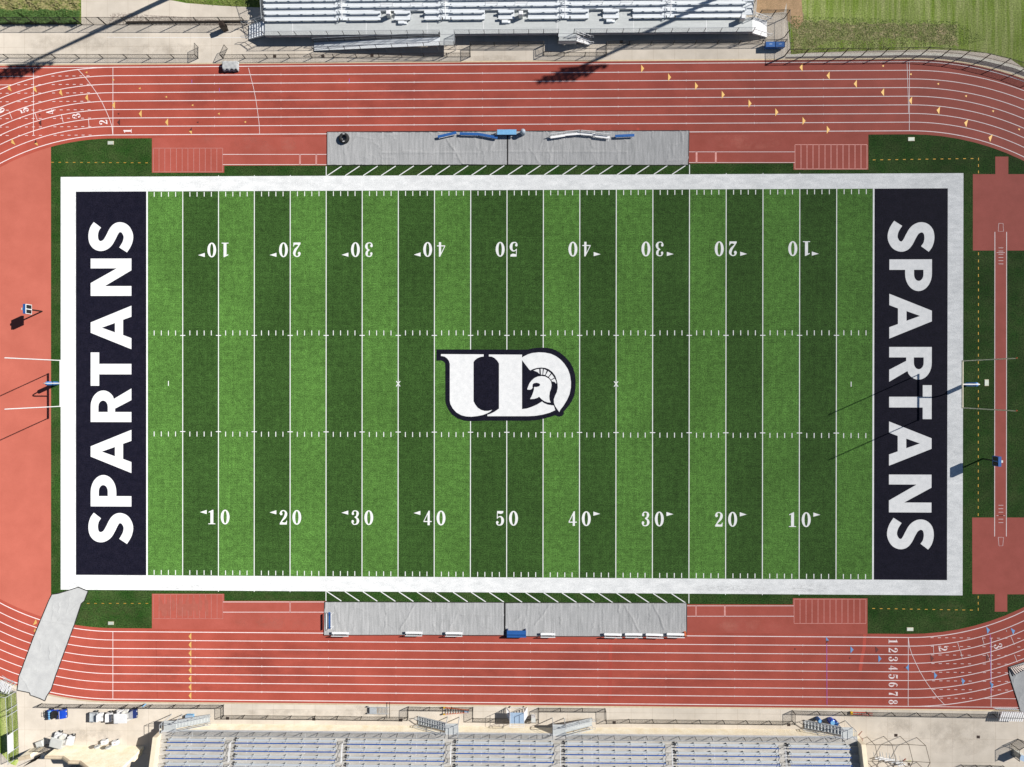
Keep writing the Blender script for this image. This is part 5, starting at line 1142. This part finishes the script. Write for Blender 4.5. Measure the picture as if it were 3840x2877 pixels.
# pipe frame shelter
pf = thing('pipe_frame', (*G(3251, 2763), 0), 'bare bronze pipe frame of an open shelter at lower right', 'shelter frame')
bases = [(3200 + x / 6.506, 2700 + y / 6.506) for x, y in ((335, 412), (740, 400), (1140, 400), (1545, 428))]
tops_ = []
for px, py in bases:
    x, y = G(px, py); P = [(x, y, 0), (x, y, 2.0), (x, y - 1.55, 2.95), (x, y - 3.1, 2.0), (x, y - 3.1, 0)]; tops_.append(P); MB().path(P, .035, 6).build('hoop', 'brownpipe', pf)
for k in (1, 2, 3): MB().path([P[k] for P in tops_], .03, 6).build('purlin', 'brownpipe', pf)
rr2 = thing('red_railing', (*G(3218, 2755), 0), 'small rusty red railing beside the right end of the lower bleachers', 'railing')
x, y = G(3233, 2742); x2, y2 = G(3219, 2757)
MB().path([(x, y, 0), (x2, y2, .05)], .035).build('foot', 'redpipe', rr2); MB().path([(x2, y2, 0), (x2 + .05, y2, 1.0), (x2 + .05, y2 - .35, 1.0), (x2 + .05, y2 - .35, 0)], .03).build('rail', 'redpipe', rr2)
# blue barrels by the right stairs
for i, (px, py, lab) in enumerate(((3070, 2700, 'small blue barrel, leftmost behind the right dark staircase'), (3118, 2706, 'large blue barrel in the middle behind the right dark staircase'), (3133, 2710, 'dark blue barrel, rightmost behind the right dark staircase'))):
    x, y = G(px, py, .5); t = thing('barrel', (x, y, 0), lab, 'barrel', 'blue barrels'); r_ = (.26, .38, .3)[i]
    MB().lathe(x, y, [(r_ * .9, 0), (r_, .08), (r_, .35), (r_ * .94, .4), (r_, .45), (r_, .8), (r_ * .9, .85)], 18).build('drum', ('blue', 'bluebright', 'navyplastic')[i], t, True); MB().lathe(x, y, [(r_ * .75, .85), (r_ * .7, .88)], 16).build('lid', ('ltblue', 'ltblue', 'blue')[i], t)
lb = thing('equipment_box', (*G(3830, 2830), 0), 'tall pale grey equipment box in the lower right corner', 'box'); x, y = G(3808, 2822)
MB().box(x, y, 0, .8, .6, 1.4, R(-20)).build('body', 'offwhite', lb); MB().box(x, y, 1.401, .86, .66, .05, R(-20)).build('lid', 'paleblue', lb)
bl = thing('litter_picker', (*G(540, 2650), 0), 'pale blue bag hanging on the fence above the roofed cart', 'bag'); x, y = G(541, 2648, .5)
MB().box(x, y + .12, .3, .3, .14, .6, R(30), .7).build('body', 'ltblue', bl); bl.name = 'hanging_bag'; MB().tube((x, y + .1, .88), (x, y + .02, 1.0), .02).build('strap', 'blackpipe', bl)
sb_ = thing('storage_box', (*G(715, 2685), 0), 'pale blue box behind the left silver staircase', 'box'); x, y = G(716, 2683)
MB().box(x, y, 0, .9, .45, .5).build('body', 'ltblue', sb_); MB().box(x, y, .501, .94, .5, .05).build('lid', 'paleblue', sb_)
# ------------------------------------------------------------------ planting
def scatter(name, m, P, n, zmax, size, lab):
    mb = MB(); rnd = random.Random(len(P) + n)
    pts = [G(*p) for p in P]; xs = [p[0] for p in pts]; ys = [p[1] for p in pts]
    for _ in range(n):
        x, y = rnd.uniform(min(xs), max(xs)), rnd.uniform(min(ys), max(ys)); c = False
        for i in range(len(pts)):
            (xa, ya), (xb, yb) = pts[i], pts[(i + 1) % len(pts)]
            if (ya > y) != (yb > y) and x < (xb - xa) * (y - ya) / (yb - ya) + xa: c = not c
        if not c: continue
        cl = .5 + .5 * math.sin(x * 2.3 + 1.7 * math.sin(y * 2.1)); z = zmax * (.25 + .75 * rnd.random()) * (.5 + .5 * cl); s = size * rnd.uniform(.5, 1.4)
        a = rnd.uniform(0, 6.28); v = Vector((math.cos(a), math.sin(a), rnd.uniform(-.3, .9))).normalized() * s; u = Vector((-math.sin(a), math.cos(a), rnd.uniform(-.4, .4))).normalized() * s * .45
        p = Vector((x, y, z)); mb.add([p - v, p + u * .9, p + v, p - u * .9], [(0, 1, 2, 3)])
    o = mb.build(name, m); tag(o, lab, 'plants', None, 'stuff'); return o
scatter('shrub_bed', 'leaf', ((-60, 45), (303, 45), (303, 91), (-60, 91)), 9000, .8, .13, 'low green shrubs along the fence at the top left')
scatter('wild_grass', 'straw', ((-60, -60), (300, -60), (300, 52), (-60, 48)), 9000, .55, .20, 'tall straw coloured grass on the top left bank')
scatter('wild_grass', 'leaf', ((-60, -60), (300, -60), (300, 52), (-60, 48)), 3500, .4, .15, 'green leaves among the tall grass on the top left bank')
scatter('grass_tufts', 'tuft', ((625, -10), (760, 17), (960, 27), (975, 27), (975, -60), (600, -60)), 3500, .12, .10, 'green grass tufts on the verge left of the upper bleachers')
scatter('grass_tufts', 'straw', ((2966, 60), (3020, 85), (3580, 92), (3575, 165), (3160, 182), (2966, 200)), 4500, .05, .09, 'dry grass tufts on the bank beside the lawn')
scatter('grass_tufts', 'tuft', ((2966, 60), (3020, 60), (3590, 80), (3700, 150), (3575, 178), (3160, 190), (2966, 200)), 5000, .05, .09, 'green tufts on the bank beside the lawn')

def smudge_mat(name, c, thr=.56, sc=2.0, st=(1, 1, 1), op=.75):
    m = bpy.data.materials.new(name); m.use_nodes = True; t = m.node_tree; N = t.nodes; L = t.links; b = N['Principled BSDF']; b.inputs['Base Color'].default_value = (*c, 1); b.inputs['Roughness'].default_value = .9
    tr = N.new('ShaderNodeBsdfTransparent'); ms = N.new('ShaderNodeMixShader'); tc = N.new('ShaderNodeTexCoord'); mp = N.new('ShaderNodeMapping'); mp.inputs['Scale'].default_value = st; L.new(tc.outputs['Object'], mp.inputs[0])
    n = N.new('ShaderNodeTexNoise'); n.inputs['Scale'].default_value = sc; n.inputs['Detail'].default_value = 8; n.inputs['Roughness'].default_value = .7; L.new(mp.outputs[0], n.inputs[0])
    r = N.new('ShaderNodeMapRange'); r.inputs[1].default_value = thr; r.inputs[2].default_value = thr + .22; r.inputs[4].default_value = op; L.new(n.outputs[0], r.inputs[0])
    g = N.new('ShaderNodeTexGradient'); g.gradient_type = 'SPHERICAL'; m2 = N.new('ShaderNodeMapping'); m2.inputs['Location'].default_value = (-1, -1, 0); m2.inputs['Scale'].default_value = (2, 2, 1); L.new(tc.outputs['Generated'], m2.inputs[0]); L.new(m2.outputs[0], g.inputs[0])
    k = N.new('ShaderNodeMath'); k.operation = 'MULTIPLY'; L.new(r.outputs[0], k.inputs[0]); e = N.new('ShaderNodeMath'); e.operation = 'POWER'; e.inputs[1].default_value = .4; L.new(g.outputs[1], e.inputs[0]); L.new(e.outputs[0], k.inputs[1])
    L.new(k.outputs[0], ms.inputs[0]); L.new(tr.outputs[0], ms.inputs[1]); L.new(b.outputs[0], ms.inputs[2]); L.new(ms.outputs[0], N['Material Output'].inputs[0]); return m
SM1 = smudge_mat('grey_scuffs', (.26, .26, .26), .46, 2.2, (.7, 3, 1), op=.5); SM2 = smudge_mat('concrete_stain', (.40, .35, .29), .42, .6, op=.38); SM3 = smudge_mat('dry_turf_wear', (.10, .11, .035), .44, 1.8, op=.45); SM4 = smudge_mat('track_wear', (.29, .058, .044), .46, .22, (.5, 1, 1), .5); SM5 = smudge_mat('sun_faded_rubber', (.58, .22, .165), .47, .3, op=.55)
def smudge(m, x0, y0, x1, y1, z, name='scuff_marks'):
    a, b = G(x0, y0), G(x1, y1); struct(MB().rect(a[0], b[0], b[1], a[1], z).build(name, m))
for q in ((2930, 2180, 3120, 2226), (2560, 2190, 2900, 2222), (228, 2180, 330, 2210), (560, 2190, 820, 2215)): smudge(SM1, *q, Z_FT + .0035)
for q in ((600, 2620, 860, 2660), (1240, 2640, 1500, 2700), (200, 2720, 480, 2790), (3280, 2690, 3460, 2760), (3420, 2680, 3760, 2850), (1700, 205, 2000, 240), (430, 160, 800, 210), (60, 120, 500, 200), (2050, 2690, 2330, 2712), (860, 2655, 1300, 2690), (3150, 2655, 3320, 2700)): smudge(SM2, *q, .0035)
for q in ((500, 2300, 575, 2360), (2905, 2238, 2970, 2270), (3500, 2240, 3640, 2370), (210, 2225, 560, 2350), (850, 2228, 1220, 2254)): smudge(SM3, *((q[2], q[1], q[0], q[3]) if q[0] > q[2] else q), Z_FT - .0015)
for q in ((1000, 250, 2000, 500), (2200, 240, 3400, 480), (200, 2370, 1400, 2620), (1500, 2400, 3000, 2640), (500, 260, 1200, 500), (3000, 2400, 3700, 2640)): smudge(SM4, *q, Z_TR + .002, 'track_wear')
for q in ((850, 510, 1220, 575), (2620, 500, 2970, 565), (842, 2300, 1215, 2365), (2590, 2315, 2960, 2375), (700, 500, 1000, 545)): smudge(SM5, *q, Z_FT + .0025, 'faded_rubber')
